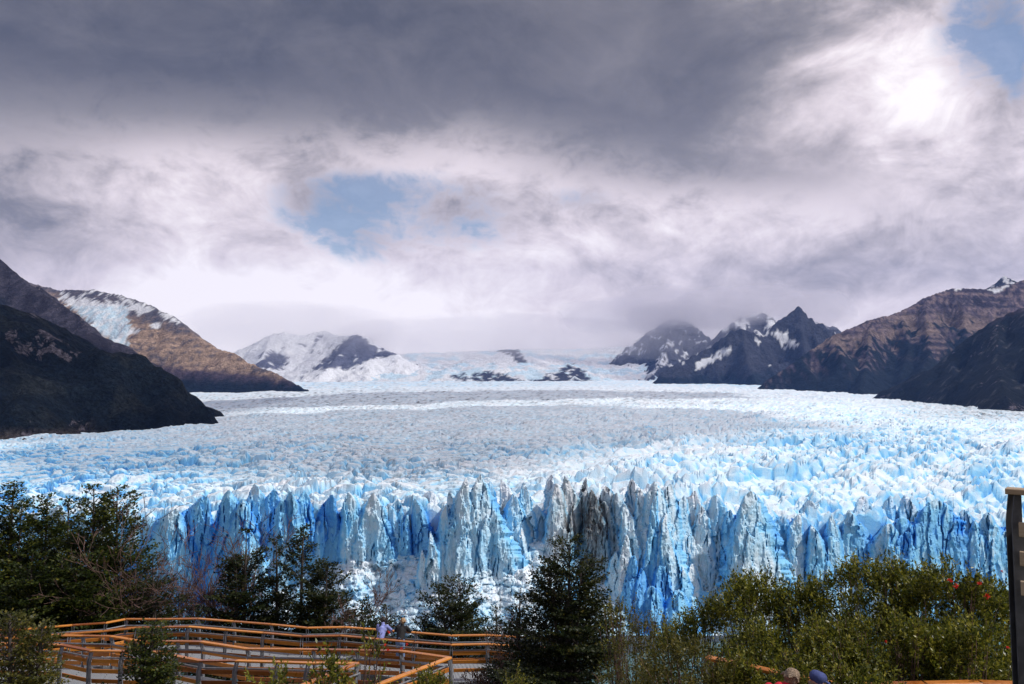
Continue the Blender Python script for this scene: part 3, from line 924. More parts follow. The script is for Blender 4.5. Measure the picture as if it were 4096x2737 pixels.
mountain("mountain", "far white snow mountain half lost in bright mist",
         [[(900, 1420, 12600), (1010, 1378, 12500), (1090, 1336, 12400), (1130, 1330, 12400), (1210, 1340, 12500), (1300, 1322, 12700), (1360, 1345, 12300), (1432, 1336, 12000), (1490, 1390, 11800), (1580, 1412, 11600)],
          [(1432, 1336, 12000), (1330, 1450, 11000), (1280, 1500, 10600)], [(1090, 1336, 12400), (1050, 1440, 11300)], [(-400, 1250, 13500), (900, 1420, 12600)]],
         0.60, 32, 2200, snow_paint(ROCKD * 2.2, -0.72, 190, 240, None, 0.4,
         bare=[[(1010, 1470), (1090, 1405), (1160, 1430), (1130, 1480)], [(1250, 1480), (1400, 1345), (1440, 1335), (1500, 1390), (1590, 1408), (1560, 1425), (1470, 1440), (1400, 1478)]]), 0.9, seed=460)
mountain("mountain", "broad icefall dome with low rock outcrops in the middle distance",
         [[(1300, 1475, 12500), (1450, 1432, 12800), (1650, 1412, 13000), (1850, 1408, 13200), (2040, 1398, 13000), (2300, 1398, 13600), (2600, 1380, 14000), (2900, 1370, 14200)],
          [(2040, 1398, 13000), (2240, 1470, 11200), (2240, 1505, 10700)]],
         0.21, 40, 3600, paint_icefall, 0.8, zmin=60, seed=480, curve=0.1, gully=0.5)
mountain("mountain", "snow-streaked peak fading into mist behind the pointed ones",
         [[(2440, 1450, 12200), (2530, 1385, 12300), (2600, 1320, 12500), (2690, 1270, 12600), (2775, 1300, 12300), (2865, 1375, 12000), (2900, 1420, 11800)], [(2690, 1270, 12600), (2660, 1420, 11400), (2600, 1500, 10800)]],
         0.95, 26, 1700, snow_paint(ROCKD * 1.05, 0.02, 230, 320, 1545, 0.45), 1.9, seed=500)
mountain("mountain", "jagged grey peak behind the pointed summit, wrapped in cloud",
         [[(2880, 1330, 11300), (2960, 1270, 11400), (3050, 1250, 11500), (3120, 1290, 11400), (3250, 1280, 11600), (3400, 1340, 11800)]],
         1.0, 30, 1400, snow_paint(ROCKD * 1.3, -0.12, 200, 340, None, 0.35), 1.9, seed=520)
mountain("mountain", "blue-shadowed pointed peaks with snow gullies",
         [[(2630, 1530, 8800), (2650, 1488, 8900), (2760, 1428, 9100), (2880, 1372, 9300), (2925, 1325, 9350), (2965, 1312, 9350), (3005, 1325, 9350), (3055, 1345, 9400), (3110, 1285, 9600), (3160, 1250, 9650), (3192, 1226, 9700), (3235, 1278, 9750), (3330, 1330, 9800), (3460, 1400, 9900)],
          [(2965, 1312, 9350), (2990, 1440, 8700), (3020, 1520, 8200)], [(3192, 1226, 9700), (3220, 1400, 9000)]],
         1.0, 21, 1600, snow_paint(ROCKD * 0.85, 0.62, 150, 360, 1500, 0.5,
         extra=[[(2960, 1368), (2920, 1395), (2880, 1405), (2860, 1425), (2800, 1440), (2770, 1485), (2840, 1455), (2900, 1425), (2940, 1390)],
                [(3010, 1350), (3045, 1370), (3035, 1378), (3008, 1362)], [(3090, 1325), (3150, 1330), (3155, 1360), (3195, 1372), (3190, 1395), (3150, 1385), (3125, 1365), (3085, 1340)], [(3120, 1378), (3150, 1385), (3135, 1393)], [(3040, 1320), (3085, 1318), (3070, 1345), (3030, 1338)], [(2700, 1440), (2750, 1450), (2740, 1458)]]), 1.7, seed=540)
mountain("mountain", "big layered purple mountain with dark forest below its bare crest",
         [[(3045, 1556, 6500), (3100, 1498, 6600), (3200, 1432, 6750), (3330, 1342, 6950), (3480, 1280, 7150), (3600, 1246, 7350), (3700, 1190, 7500), (3800, 1153, 7650), (3950, 1156, 7800), (4096, 1120, 7900), (4500, 1000, 8200)],
          [(3330, 1342, 6950), (3380, 1450, 6350)], [(3600, 1246, 7350), (3640, 1400, 6700), (3600, 1500, 6300)], [(3850, 1155, 7700), (3860, 1330, 6900), (3840, 1460, 6300)], [(3200, 1432, 6750), (3260, 1520, 6300)], [(3480, 1280, 7150), (3470, 1440, 6500), (3440, 1562, 5700)], [(3700, 1190, 7500), (3720, 1420, 6400), (3640, 1560, 5500)]],
         0.88, 19, 1500, paint_m7, 1.1, seed=560)
mountain("mountain", "sharp dark rock spire with snow above the layered mountain",
         [[(3940, 1180, 9300), (3990, 1145, 9300), (4018, 1101, 9300), (4045, 1118, 9300), (4096, 1135, 9300), (4250, 1180, 9400)]],
         0.95, 16, 700, snow_paint(ROCKD * 0.8, 0.05, 120, 380, None, 0.2), 0.8, seed=580)
mountain("mountain", "steep near forest slope running down to the ice at the far right",
         [[(3560, 1580, 4900), (3700, 1492, 4800), (3800, 1420, 4750), (3900, 1330, 4700), (3990, 1270, 4650), (4096, 1225, 4600), (4400, 1080, 4400), (4900, 950, 4000)],
          [(4096, 1225, 4600), (4250, 1480, 3500), (4300, 1600, 2900)], [(3990, 1270, 4650), (3990, 1430, 4100), (4020, 1590, 3300)], [(3800, 1420, 4750), (3830, 1545, 4100)], [(3560, 1580, 4900), (3500, 1592, 4700)]],
         0.80, 18, 1500, paint_m8, 0.8, seed=600)
# ================================================================== FOREGROUND
rnd = random.Random(21)


def box_between(p, q, w, h, ext=0.0):
    """bar from p to q: w across (level), h high; p, q on the axis"""
    p, q = np.array(p, float), np.array(q, float)
    d = q - p
    d /= np.linalg.norm(d)
    p, q = p - d * ext, q + d * ext
    side = np.cross(d, (0, 0, 1.0))
    side /= np.linalg.norm(side)
    up = np.cross(side, d)
    V = [c + side * sx * w / 2 + up * sz * h / 2 for c in (p, q) for sx, sz in ((-1, -1), (1, -1), (1, 1), (-1, 1))]
    F = [[0, 1, 2, 3], [7, 6, 5, 4], [0, 4, 5, 1], [1, 5, 6, 2], [2, 6, 7, 3], [3, 7, 4, 0]]
    return np.array(V), np.array(F)


def bevel_bar(p, q, w, h, ext=0.0, b=0.008):
    """bar with chamfered long edges"""
    p, q = np.array(p, float), np.array(q, float)
    d = (q - p) / np.linalg.norm(q - p)
    p, q = p - d * ext, q + d * ext
    side = np.cross(d, (0, 0, 1.0))
    side /= np.linalg.norm(side)
    up = np.cross(side, d)
    pr = [(-w / 2, -h / 2 + b), (-w / 2 + b, -h / 2), (w / 2 - b, -h / 2), (w / 2, -h / 2 + b),
          (w / 2, h / 2 - b), (w / 2 - b, h / 2), (-w / 2 + b, h / 2), (-w / 2, h / 2 - b)]
    V = [c + side * a + up * z for c in (p, q) for a, z in pr]
    F = [[i, (i + 1) % 8, 8 + (i + 1) % 8, 8 + i] for i in range(8)]
    F += [[0, 3, 2, 1], [0, 7, 4, 3], [7, 6, 5, 4], [8, 9, 10, 11], [8, 11, 12, 15], [12, 13, 14, 15]]
    return np.array(V), np.array(F)


def tube(pts, radii, n=6):
    pts = np.array(pts, float)
    V, F = [], []
    for i, p in enumerate(pts):
        d = pts[min(i + 1, len(pts) - 1)] - pts[max(i - 1, 0)]
        d = d / (np.linalg.norm(d) + 1e-9)
        a = np.cross(d, (0.31, 0.17, 0.93) if abs(d[2]) < 0.9 else (1, 0, 0))
        a /= np.linalg.norm(a) + 1e-9
        b = np.cross(d, a)
        for j in range(n):
            t = 2 * math.pi * j / n
            V.append(p + radii[i] * (math.cos(t) * a + math.sin(t) * b))
    for i in range(len(pts) - 1):
        for j in range(n):
            F.append([i * n + j, i * n + (j + 1) % n, (i + 1) * n + (j + 1) % n, (i + 1) * n + j])
    return np.array(V), np.array(F)


class Acc:
    def __init__(self):
        self.V, self.F, self.n = [], [], 0

    def add(self, vf):
        V, F = vf
        self.V.append(V)
        self.F.append(np.asarray(F) + self.n)
        self.n += len(V)

    def mesh(self, name, mats, smooth=False):
        return mesh_np(name, np.vstack(self.V), np.vstack(self.F), smooth, mats=mats)


def wood_material(name, c1, c2, rough=0.42):
    m, k, p = mat(name)
    g = pos(k)
    oi = k.n('ShaderNodeObjectInfo').outputs['Random']
    n = k.noise(k.scale_vec(g, (3, 3, 40)), 3.0, 4, 0.6)
    n2 = k.noise(g, 1.6, 5, 0.65)
    f = k.m('ADD', k.mul(n, 0.5), k.add(k.mul(n2, 0.45), k.mul(k.sub(oi, 0.5), 0.5)), clamp=True)
    k.put(p.inputs['Base Color'], k.ramp(f, [(0.25, c1), (0.75, c2)]))
    k.put(p.inputs['Roughness'], k.lin(n2, 0.3, 0.7, rough - 0.1, rough + 0.2))
    bump(k, p, n, 0.25, 0.01)
    return m


WOOD = wood_material("varnished_wood", (0.24, 0.062, 0.010), (0.72, 0.275, 0.040), 0.30)
WOODG = wood_material("weathered_wood", (0.30, 0.20, 0.11), (0.50, 0.40, 0.28), 0.6)


def steel_material():
    m, k, p = mat("galvanised_steel")
    n = k.noise(pos(k), 7.0, 5, 0.6)
    k.put(p.inputs['Base Color'], k.ramp(n, [(0.3, (0.15, 0.16, 0.18)), (0.7, (0.30, 0.31, 0.34))]))
    p.inputs['Metallic'].default_value = 0.35
    k.put(p.inputs['Roughness'], k.lin(n, 0.3, 0.7, 0.35, 0.6))
    return m


STEEL = steel_material()


def grate_material():
    m, k, p = mat("steel_grating")
    g = pos(k)
    w = k.n('ShaderNodeTexWave', wave_type='BANDS', bands_direction='X')
    k.put(w.inputs['Vector'], k.scale_vec(g, (1.0, 0.25, 0)))
    w.inputs['Scale'].default_value = 6.0
    n = k.noise(g, 3.0, 4, 0.6)
    f = k.m('ADD', k.mul(w.outputs[1], 0.75), k.mul(n, 0.25), clamp=True)
    k.put(p.inputs['Base Color'], k.ramp(f, [(0.2, (0.10, 0.11, 0.125)), (0.75, (0.50, 0.53, 0.56))]))
    p.inputs['Metallic'].default_value = 0.2
    p.inputs['Roughness'].default_value = 0.5
    bump(k, p, w.outputs[1], 0.6, 0.02)
    return m


GRATE = grate_material()
DSTEEL, _k, _p = mat("dark_painted_steel")
_k.put(_p.inputs['Base Color'], _k.ramp(_k.noise(pos(_k), 6.0, 5, .6), [(.3, (.030, .032, .038)), (.7, (.075, .078, .088))]))
_p.inputs['Roughness'].default_value = .5


def railing(root, pts, inward, posts=None, height=1.1, boards=(0.32, 0.63, 0.94), steel_drop=0.24, seg_post=1.9, wood=WOOD, skip_first=False):
    """pts: cap-rail points; inward: +1/-1 says on which side the deck lies"""
    pts = [np.array(p, float) for p in pts]
    root = link("railing", None, root)
    for a, b in zip(pts[:-1], pts[1:]):
        link("cap_rail", mesh_np("cap_rail", *bevel_bar(a, b, 0.15, 0.05, 0.015), mats=[wood]), root)
        d = (b - a) / np.linalg.norm(b - a)
        sd = np.cross(d, (0, 0, 1.0))
        sd /= np.linalg.norm(sd)
        sd *= inward
        lo = np.array((0, 0, -1.0))
        link("grab_tube", mesh_np("grab_tube", *tube([a + sd * 0.09 + lo * steel_drop, b + sd * 0.09 + lo * steel_drop], [0.026] * 2, 8), smooth=True, mats=[STEEL]), root)
        n = max(1, round(np.linalg.norm(b - a) / seg_post))
        for i in range(n):
            p, q = a + (b - a) * i / n, a + (b - a) * (i + 1) / n
            for h in boards:
                jt = lo * (h + rnd.uniform(-.008, .008))
                link("rail_board", mesh_np("rail_board", *bevel_bar(p + d * 0.05 + jt, q - d * 0.05 + jt, 0.035, 0.125), mats=[wood]), root)
            if i == 0 and skip_first and a is pts[0]:
                continue
            post(root, p, sd, height)
    post(root, pts[-1], sd, height)


def post(root, p, sd, height):
    """bent steel flat: upright outside the boards, leaning in under the cap rail"""
    d = np.cross(sd, (0, 0, 1.0))
    acc = Acc()
    foot = max(0.4, (p[2] - height) - float(ground_z(np.array([p[0]]), np.array([p[1]]))[0]) + 0.3)
    for e in (-0.042, 0.042):
        prof = [(-0.02, -0.028), (0.05, -0.028), (-0.035, -0.30), (-0.035, -height - foot), (-0.125, -height - foot), (-0.125, -0.30)]
        V = []
        for off in (-0.008, 0.008):
            for a, z in prof:
                V.append(p + sd * (a - 0.0) + d * (e + off) + np.array((0, 0, z)))
        F = [[0, 1, 2, 5], [5, 2, 3, 4], [11, 8, 7, 6], [10, 9, 8, 11]]
        F += [[i, (i + 1) % 6, 6 + (i + 1) % 6, 6 + i] for i in range(6)]
        acc.add((np.array(V), np.array(F)))
    acc.add(box_between(p + sd * -0.08 + np.array((0, 0, -height - 0.02)), p + sd * -0.08 + np.array((0, 0, -height - 0.16)) + d * 0.001, 0.1, 0.06))
    link("post", acc.mesh("post", [STEEL]), root)


def deck(root, L, Rr, drop, n_per=2):
    """panels of grating between two cap-rail lines with equal counts"""
    root = link("deck", None, root)
    for (a0, a1), (b0, b1) in zip(zip(L[:-1], L[1:]), zip(Rr[:-1], Rr[1:])):
        n = max(1, round(np.linalg.norm(a1 - a0) / 1.0))
        for i in range(n):
            g = 0.012 / max(np.linalg.norm(a1 - a0), 0.1) * 1.0
            t0, t1 = i / n + g, (i + 1) / n - g
            zt = np.array((0, 0, -drop))
            q = [a0 + (a1 - a0) * t0 + zt, a0 + (a1 - a0) * t1 + zt, b0 + (b1 - b0) * t1 + zt, b0 + (b1 - b0) * t0 + zt]
            mz = np.array((0, 0, 0.045))
            V = np.array(q + [v - mz for v in q])
            F = [[0, 1, 2, 3], [7, 6, 5, 4], [0, 4, 5, 1], [1, 5, 6, 2], [2, 6, 7, 3], [3, 7, 4, 0]]
            link("deck_panel", mesh_np("deck_panel", V, F, mats=[GRATE]), root)
        for e0, e1 in ((a0, a1), (b0, b1)):
            link("deck_beam", mesh_np("deck_beam", *box_between(e0 + (0, 0, -drop - 0.13), e1 + (0, 0, -drop - 0.13), 0.07, 0.16), mats=[STEEL]), root)


def pts_z(lst, z):
    """photo points brought to a level z (relative to the eye)"""
    out = []
    for q in lst:
        p1 = at(q[0], q[1], 1.0)
        out.append(np.array((p1[0], 1.0, p1[2] - EYE)) * (z / (p1[2] - EYE)) + (0, 0, EYE))
    return out


def pts_d(lst):
    return [at(*q) for q in lst]


# far boardwalk with the two people at its outer rail
walk1 = link("boardwalk", None, loc=(0, 0, 0), label="far orange-railed boardwalk curving past the leaning couple, metal grating deck", cat="boardwalk", group="boardwalks on the hillside")
A = pts_z([(-160, 2534), (0, 2521), (113, 2516), (291, 2501), (423, 2492), (502, 2477), (649, 2477), (793, 2475), (935, 2486), (1085, 2498), (1229, 2512), (1379, 2509), (1663, 2531), (1805, 2543), (1946, 2541), (2069, 2548), (2200, 2556)], -9.85)
B = pts_z([(-160, 2566), (20, 2553), (140, 2546), (278, 2535), (413, 2525), (548, 2511), (650, 2509), (754, 2507), (905, 2520), (1054, 2532), (1208, 2546), (1360, 2543), (1656, 2570), (1805, 2580), (1953, 2577), (2044, 2584), (2180, 2592)], -9.62)
railing(walk1, A, 1)
railing(walk1, B, -1)
Bd = [b * (1, 1, 0) + (0, 0, a[2] - 0.02) for a, b in zip(A, B)]
deck(walk1, A, Bd, 1.1)

# nearer boardwalk, ramping up to its corner
walk2 = link("boardwalk", None, loc=(0, 0, 0), label="near orange-railed boardwalk turning a sharp corner in front of the far one", cat="boardwalk", group="boardwalks on the hillside")
D = pts_d([(-90, 2542, 29.6), (155, 2541, 29.2), (331, 2544, 28.9), (445, 2546, 28.7), (564, 2566, 28.2), (711, 2566, 27.7), (806, 2568, 27.3), (990, 2596, 26.4), (1254, 2599, 25.3), (1429, 2602, 24.6), (1603, 2605, 23.9), (1798, 2632, 22.9)])
E = pts_d([(-90, 2574, 27.2), (135, 2576, 26.9), (249, 2581, 26.6), (365, 2604, 26.0), (491, 2606, 25.6), (620, 2608, 25.3), (705, 2625, 24.8), (803, 2644, 24.2), (947, 2644, 23.6), (1110, 2649, 23.0), (1232, 2653, 22.5), (1428, 2655, 21.8)])
D2 = pts_d([(1798, 2632, 22.9), (1680, 2677, 21.7), (1518, 2737, 20.3), (1330, 2800, 19.0), (1120, 2880, 17.6)])
E2 = pts_d([(1428, 2655, 21.8), (1350, 2684, 21.0), (1230, 2735, 19.8), (1060, 2800, 18.6), (860, 2890, 17.2)])
railing(walk2, D, 1)
railing(walk2, E, -1)
railing(walk2, D2, 1, skip_first=True)
railing(walk2, E2, -1, skip_first=True)


def level(a, b):
    m_ = min(a[2], b[2])
    return a * (1, 1, 0) + (0, 0, m_), b * (1, 1, 0) + (0, 0, m_)


LE = [level(a, b) for a, b in zip(D, E)]
deck(walk2, [q[0] for q in LE], [q[1] for q in LE], 1.12)
LE = [level(a, b) for a, b in zip(D2, E2)]
deck(walk2, [q[0] for q in LE], [q[1] for q in LE], 1.15)

# boardwalk below the viewer, almost hidden by the bushes
walk3 = link("boardwalk", None, loc=(0, 0, 0), label="boardwalk mostly hidden by bushes, under the two walking people", cat="boardwalk", group="boardwalks on the hillside")
G = pts_z([(2830, 2632), (2870, 2640), (2990, 2665), (3120, 2694), (3300, 2734), (3480, 2741), (3700, 2737), (3920, 2732), (4150, 2740)], -4.45)
H_ = [p + np.array((-0.15 - 0.35 * max(0, (p[0] - 3) / 6), -2.35, 0)) for p in G]
railing(walk3, G, 1, seg_post=1.6)
deck(walk3, G, H_, 1.1)

# corner of the viewing platform beside the camera
plat = link("platform_railing", None, loc=(0, 0, 0), label="grey steel corner post with weathered wooden rails at the picture's edge", cat="railing")
PD = 8.6
pt, pb = at(4040, 1975, PD), at(4058, 2737, PD)
px0 = pt[0]
acc = Acc()
prof = [(0.012, 0.0), (0.085, 0.0), (0.085, -4.6), (0.0, -4.6), (-0.022, -0.30), (-0.012, -0.20)]
for off in (-0.05, 0.05):
    V, n = [], len(prof)
    for o_ in (off - 0.007, off + 0.007):
        for a, z in prof:
            V.append((px0 + a + (0.018 if z < -0.3 else 0) , PD + o_, pt[2] + z))
    F = [[0, 1, 4, 5], [1, 2, 3, 4], [11, 10, 7, 6], [10, 9, 8, 7]] + [[i, (i + 1) % n, n + (i + 1) % n, n + i] for i in range(n)]
    acc.add((np.array(V), np.array(F)))
acc.add(box_between((px0 + 0.10, PD, pt[2] - 0.35), (px0 + 0.1005, PD, pt[2] - 4.6), 0.1, 0.03))
link("post", acc.mesh("post", [DSTEEL]), plat)
top = np.array((px0, PD, pt[2]))
link("cap_rail", mesh_np("cap_rail", *bevel_bar(top + (-0.02, 0.03, 0.03), top + (1.9, -1.5, 0.03), 0.20, 0.06, 0.0), mats=[WOODG]), plat)
for dz in (0.36, 0.66, 0.965):
    link("rail_board", mesh_np("rail_board", *bevel_bar(top + (0.03, -0.085, -dz), top + (1.9, -1.58, -dz), 0.04, 0.15), mats=[WOODG]), plat)
for i in range(5):
    a = top + (0.30 + 0.40 * i, 0.10 - 0.33 * i, -1.22)
    link("deck_panel", mesh_np("deck_panel", *box_between(a, a + (1.5, 1.1, 0), 0.40, 0.05), mats=[WOODG]), plat)
acc = Acc()
acc.add(box_between(top + (1.9, -1.52, 0), top + (1.9, -1.5199, -4.6), 0.11, 0.12))
link("post", acc.mesh("post", [STEEL]), plat)
link("deck_beam", mesh_np("deck_beam", *box_between(top + (0.18, 0.02, -1.36), top + (1.9, -1.5, -1.36), 0.06, 0.2), mats=[STEEL]), plat)


# ------------------------------------------------------------------ plants
def leaf_material(name, cols, rough=0.5, spec=0.35):
    m, k, p = mat(name)
    t = attr(k, "tone")
    n = k.noise(pos(k), 1.1, 3, 0.6)
    f = k.m('ADD', k.mul(t, 0.72), k.mul(n, 0.30), clamp=True)
    c = k.ramp(f, [(i / (len(cols) - 1), q) for i, q in enumerate(cols)])
    k.put(p.inputs['Base Color'], c)
    p.inputs['Roughness'].default_value = rough
    p.inputs['Specular IOR Level'].default_value = spec
    tr = k.n('ShaderNodeBsdfTranslucent')
    k.put(tr.inputs[0], c)
    mx = k.n('ShaderNodeMixShader')
    mx.inputs[0].default_value = 0.42
    k.put(mx.inputs[1], p.outputs[0])
    k.put(mx.inputs[2], tr.outputs[0])
    out = [n_ for n_ in k.t.nodes if n_.type == 'OUTPUT_MATERIAL'][0]
    k.put(out.inputs[0], mx.outputs[0])
    return m


BEECH = leaf_material("beech_leaves", [(0.005, 0.010, 0.003), (0.014, 0.026, 0.005), (0.045, 0.066, 0.010), (0.135, 0.140, 0.018), (0.26, 0.20, 0.025)])
BEECHD = leaf_material("dark_beech_leaves", [(0.004, 0.008, 0.003), (0.010, 0.019, 0.005), (0.024, 0.036, 0.008), (0.075, 0.076, 0.014), (0.18, 0.12, 0.02)])
SHRUBL = leaf_material("shrub_leaves", [(0.009, 0.014, 0.003), (0.040, 0.058, 0.009), (0.145, 0.160, 0.018), (0.34, 0.31, 0.035), (0.50, 0.44, 0.09)], 0.36, 0.4)
YELLOWL = leaf_material("yellow_shrub_leaves", [(0.018, 0.024, 0.006), (0.05, 0.058, 0.012), (0.11, 0.11, 0.02), (0.20, 0.165, 0.03), (0.32, 0.24, 0.05)], 0.42, 0.4)


def bark_material(name, a, b):
    m, k, p = mat(name)
    n = k.noise(k.scale_vec(pos(k), (1, 1, 0.3)), 9.0, 4, 0.65)
    k.put(p.inputs['Base Color'], k.ramp(n, [(0.3, a), (0.7, b)]))
    p.inputs['Roughness'].default_value = 0.85
    bump(k, p, n, 0.6, 0.02)
    return m


BARK = bark_material("beech_bark", (0.035, 0.028, 0.024), (0.11, 0.09, 0.08))
TWIG = bark_material("bare_twigs", (0.080, 0.043, 0.036), (0.23, 0.14, 0.115))


def leaf_mesh(name, c, d, nrm, ln, wd, mat_, tone):
    d = d / (np.linalg.norm(d, axis=1)[:, None] + 1e-9)
    b = np.cross(nrm, d)
    b /= np.linalg.norm(b, axis=1)[:, None] + 1e-9
    ln, wd = ln[:, None], wd[:, None]
    V = np.stack([c - d * ln * 0.5, c + b * wd * 0.5 - d * ln * 0.06, c + d * ln * 0.5, c - b * wd * 0.5 - d * ln * 0.06], 1).reshape(-1, 3)
    F = np.arange(len(c) * 4).reshape(-1, 4)
    return mesh_np(name, V, F, False, {'tone': tone}, [mat_])


def beech(label, px, py_top, depth, radius, seed, foot=None, stems=1, mat_=BEECH, dens=1.0, leaf=0.085, base=0.12, group="southern beech trees beyond the boardwalks", lean=0.0, spread=0.0, shape=0.8, gaps=0.0):
    rg = np.random.RandomState(seed)
    topp = at(px, py_top, depth)
    gz = float(ground_z(np.array([topp[0]]), np.array([depth]))[0])
    H = topp[2] - gz
    root = link("beech_tree", None, loc=(topp[0] - lean, depth, gz - 0.1), label=label, cat="tree", group=group)
    wood, bran, Cs, Ds, Ns, Ls, Ts = Acc(), Acc(), [], [], [], [], []
    for s in range(stems):
        hs = H if s == 0 else H * rg.uniform(0.72, 0.97)
        ox, oy = (0, 0) if s == 0 else (rg.uniform(-1, 1) * spread, rg.uniform(-.5, .5) * spread)
        bend = rg.uniform(-.25, .25, 2)
        ts = np.linspace(0, 1, 9)
        tr = np.stack([ox * ts ** .7 + lean * ts * (s == 0) + bend[0] * np.sin(ts * 3.1) * .6, oy * ts ** .7 + bend[1] * np.sin(ts * 2.7) * .6, hs * ts], -1)
        r0 = 0.03 * hs ** .75 * (1 if s == 0 else .75)
        wood.add(tube(tr, r0 * (1.03 - ts) ** .9 + 0.012, 6))
        nb = int(hs * 6.2 * dens)
        for b in range(nb):
            t = base + (1 - base) * ((b + rg.rand()) / nb) ** 0.92
            if t > 0.995: continue
            if gaps and perlin(np.array([t * 7.0]), np.array([seed * 1.7 + s]), 5)[0] > 0.30 - gaps: continue
            p0 = np.array([np.interp(t, ts, tr[:, i]) for i in range(3)])
            L = radius * (1 if s == 0 else .8) * ((1 - t) ** shape * 1.25 + 0.07) * rg.uniform(0.55, 1.12)
            azi = rg.rand() * 2 * math.pi
            up = math.radians(rg.uniform(8, 30) + 38 * t)
            u = np.linspace(0, 1, 6)
            rise = math.sin(up) * L * (u - 0.30 * u ** 2)
            out = math.cos(up) * L * u
            br = p0 + np.stack([out * math.cos(azi), out * math.sin(azi), rise], -1) + rg.normal(0, .02, (6, 3)) * u[:, None]
            bran.add(tube(br[::2], np.array([.020, .012, .005]) * (0.6 + 0.35 * L), 4))
            # flat sprays: side twigs in the plane of the branch
            m_ = max(4, int(L / 0.12 * dens ** .5))
            dirv = np.array((math.cos(azi), math.sin(azi), 0.12 + 0.5 * t))
            side = np.array((-math.sin(azi), math.cos(azi), 0))
            for q in range(m_):
                uu = 0.22 + 0.78 * (q + rg.rand()) / m_
                c0 = np.array([np.interp(uu, u, br[:, i]) for i in range(3)])
                tl = (0.50 * L * (1.12 - uu) + 0.14) * rg.uniform(.6, 1.15)
                sg = 1 if q % 2 else -1
                tv = side * sg * 0.8 + dirv * 0.75 + np.array((0, 0, rg.uniform(-.15, .15)))
                nl = max(4, int(tl / (leaf * 0.50)))
                w = (np.arange(nl) + rg.rand(nl)) / nl
                cc = c0 + tv * (w * tl)[:, None] + rg.normal(0, leaf * .55, (nl, 3)) * (1, 1, .42)
                Cs.append(cc)
                Ds.append(tv + rg.normal(0, .45, (nl, 3)))
                Ns.append(np.array((0, -.25, 1.0)) + rg.normal(0, .48, (nl, 3)))
                Ls.append(np.full(nl, leaf) * rg.uniform(.7, 1.3, nl))
                Ts.append(np.clip(rg.normal(.38, .18, nl) + rg.uniform(-.25, .25) + (0.5 if rg.rand() < .012 else 0), 0, 1))
    tk = link("trunk", wood.mesh("trunk", [BARK], True), root)
    link("branches", bran.mesh("branches", [BARK], True), tk, kind="stuff")
    Cs, Ds, Ns, Ls, Ts = np.vstack(Cs), np.vstack(Ds), np.vstack(Ns), np.concatenate(Ls), np.concatenate(Ts)
    link("crown", leaf_mesh("crown", Cs, Ds, Ns, Ls, Ls * 0.70, mat_, Ts), root, kind="stuff")
    return root, len(Cs)


def bare_tree(label, px, py_top, depth, radius, seed, stems=5, twigs=1.0):
    rg = np.random.RandomState(seed)
    topp = at(px, py_top, depth)
    gz = float(ground_z(np.array([topp[0]]), np.array([depth]))[0])
    H = topp[2] - gz
    root = link("bare_tree", None, loc=(topp[0], depth, gz - 0.1), label=label, cat="tree", group="bare trees among the beeches")
    tr, tw = Acc(), Acc()

    def grow(p, d, L, r, lev, acc):
        n = 5
        pts, rad = [p], [r]
        for i in range(n):
            d = d + rg.normal(0, .10, 3) + np.array((0, 0, .05))
            d /= np.linalg.norm(d)
            pts.append(pts[-1] + d * L / n)
            rad.append(r * (1 - 0.75 * (i + 1) / n))
        acc.add(tube(pts if lev < 2 else pts[::2] + pts[-1:], np.maximum(rad if lev < 2 else rad[::2] + rad[-1:], 0.0125), 3 if lev else 6))
        if lev >= 3: return
        kids = int((9, 5, 3)[lev] * twigs) + rg.randint(0, 2)
        for q in range(kids):
            t = rg.uniform(.25, .98)
            i = min(int(t * n), n - 1)
            p1 = pts[i] + (pts[i + 1] - pts[i]) * (t * n - i)
            ax = rg.normal(0, 1, 3)
            ax -= d * ax.dot(d)
            ax /= np.linalg.norm(ax)
            d1 = d * .8 + ax * rg.uniform(.45, .85)
            d1 /= np.linalg.norm(d1)
            grow(p1, d1, L * rg.uniform(.32, .5), max(r * (1 - .7 * t) * .55, .009), lev + 1, tw)
    for s in range(stems):
        a = rg.rand() * 6.28
        d = np.array((math.cos(a) * rg.uniform(.05, .30) * radius / 1.5, math.sin(a) * .2, 1.0))
        d /= np.linalg.norm(d)
        grow(np.array((rg.uniform(-.3, .3) * radius, rg.uniform(-.3, .3), 0)), d, H * .80 * (1.0 if s == 0 else rg.uniform(.55, .92)), .016 * H ** .8 * rg.uniform(.6, 1), 0, tr)
    tk = link("trunk", tr.mesh("trunk", [TWIG], True), root)
    link("twigs", tw.mesh("twigs", [TWIG], True), tk, kind="stuff")
    return root


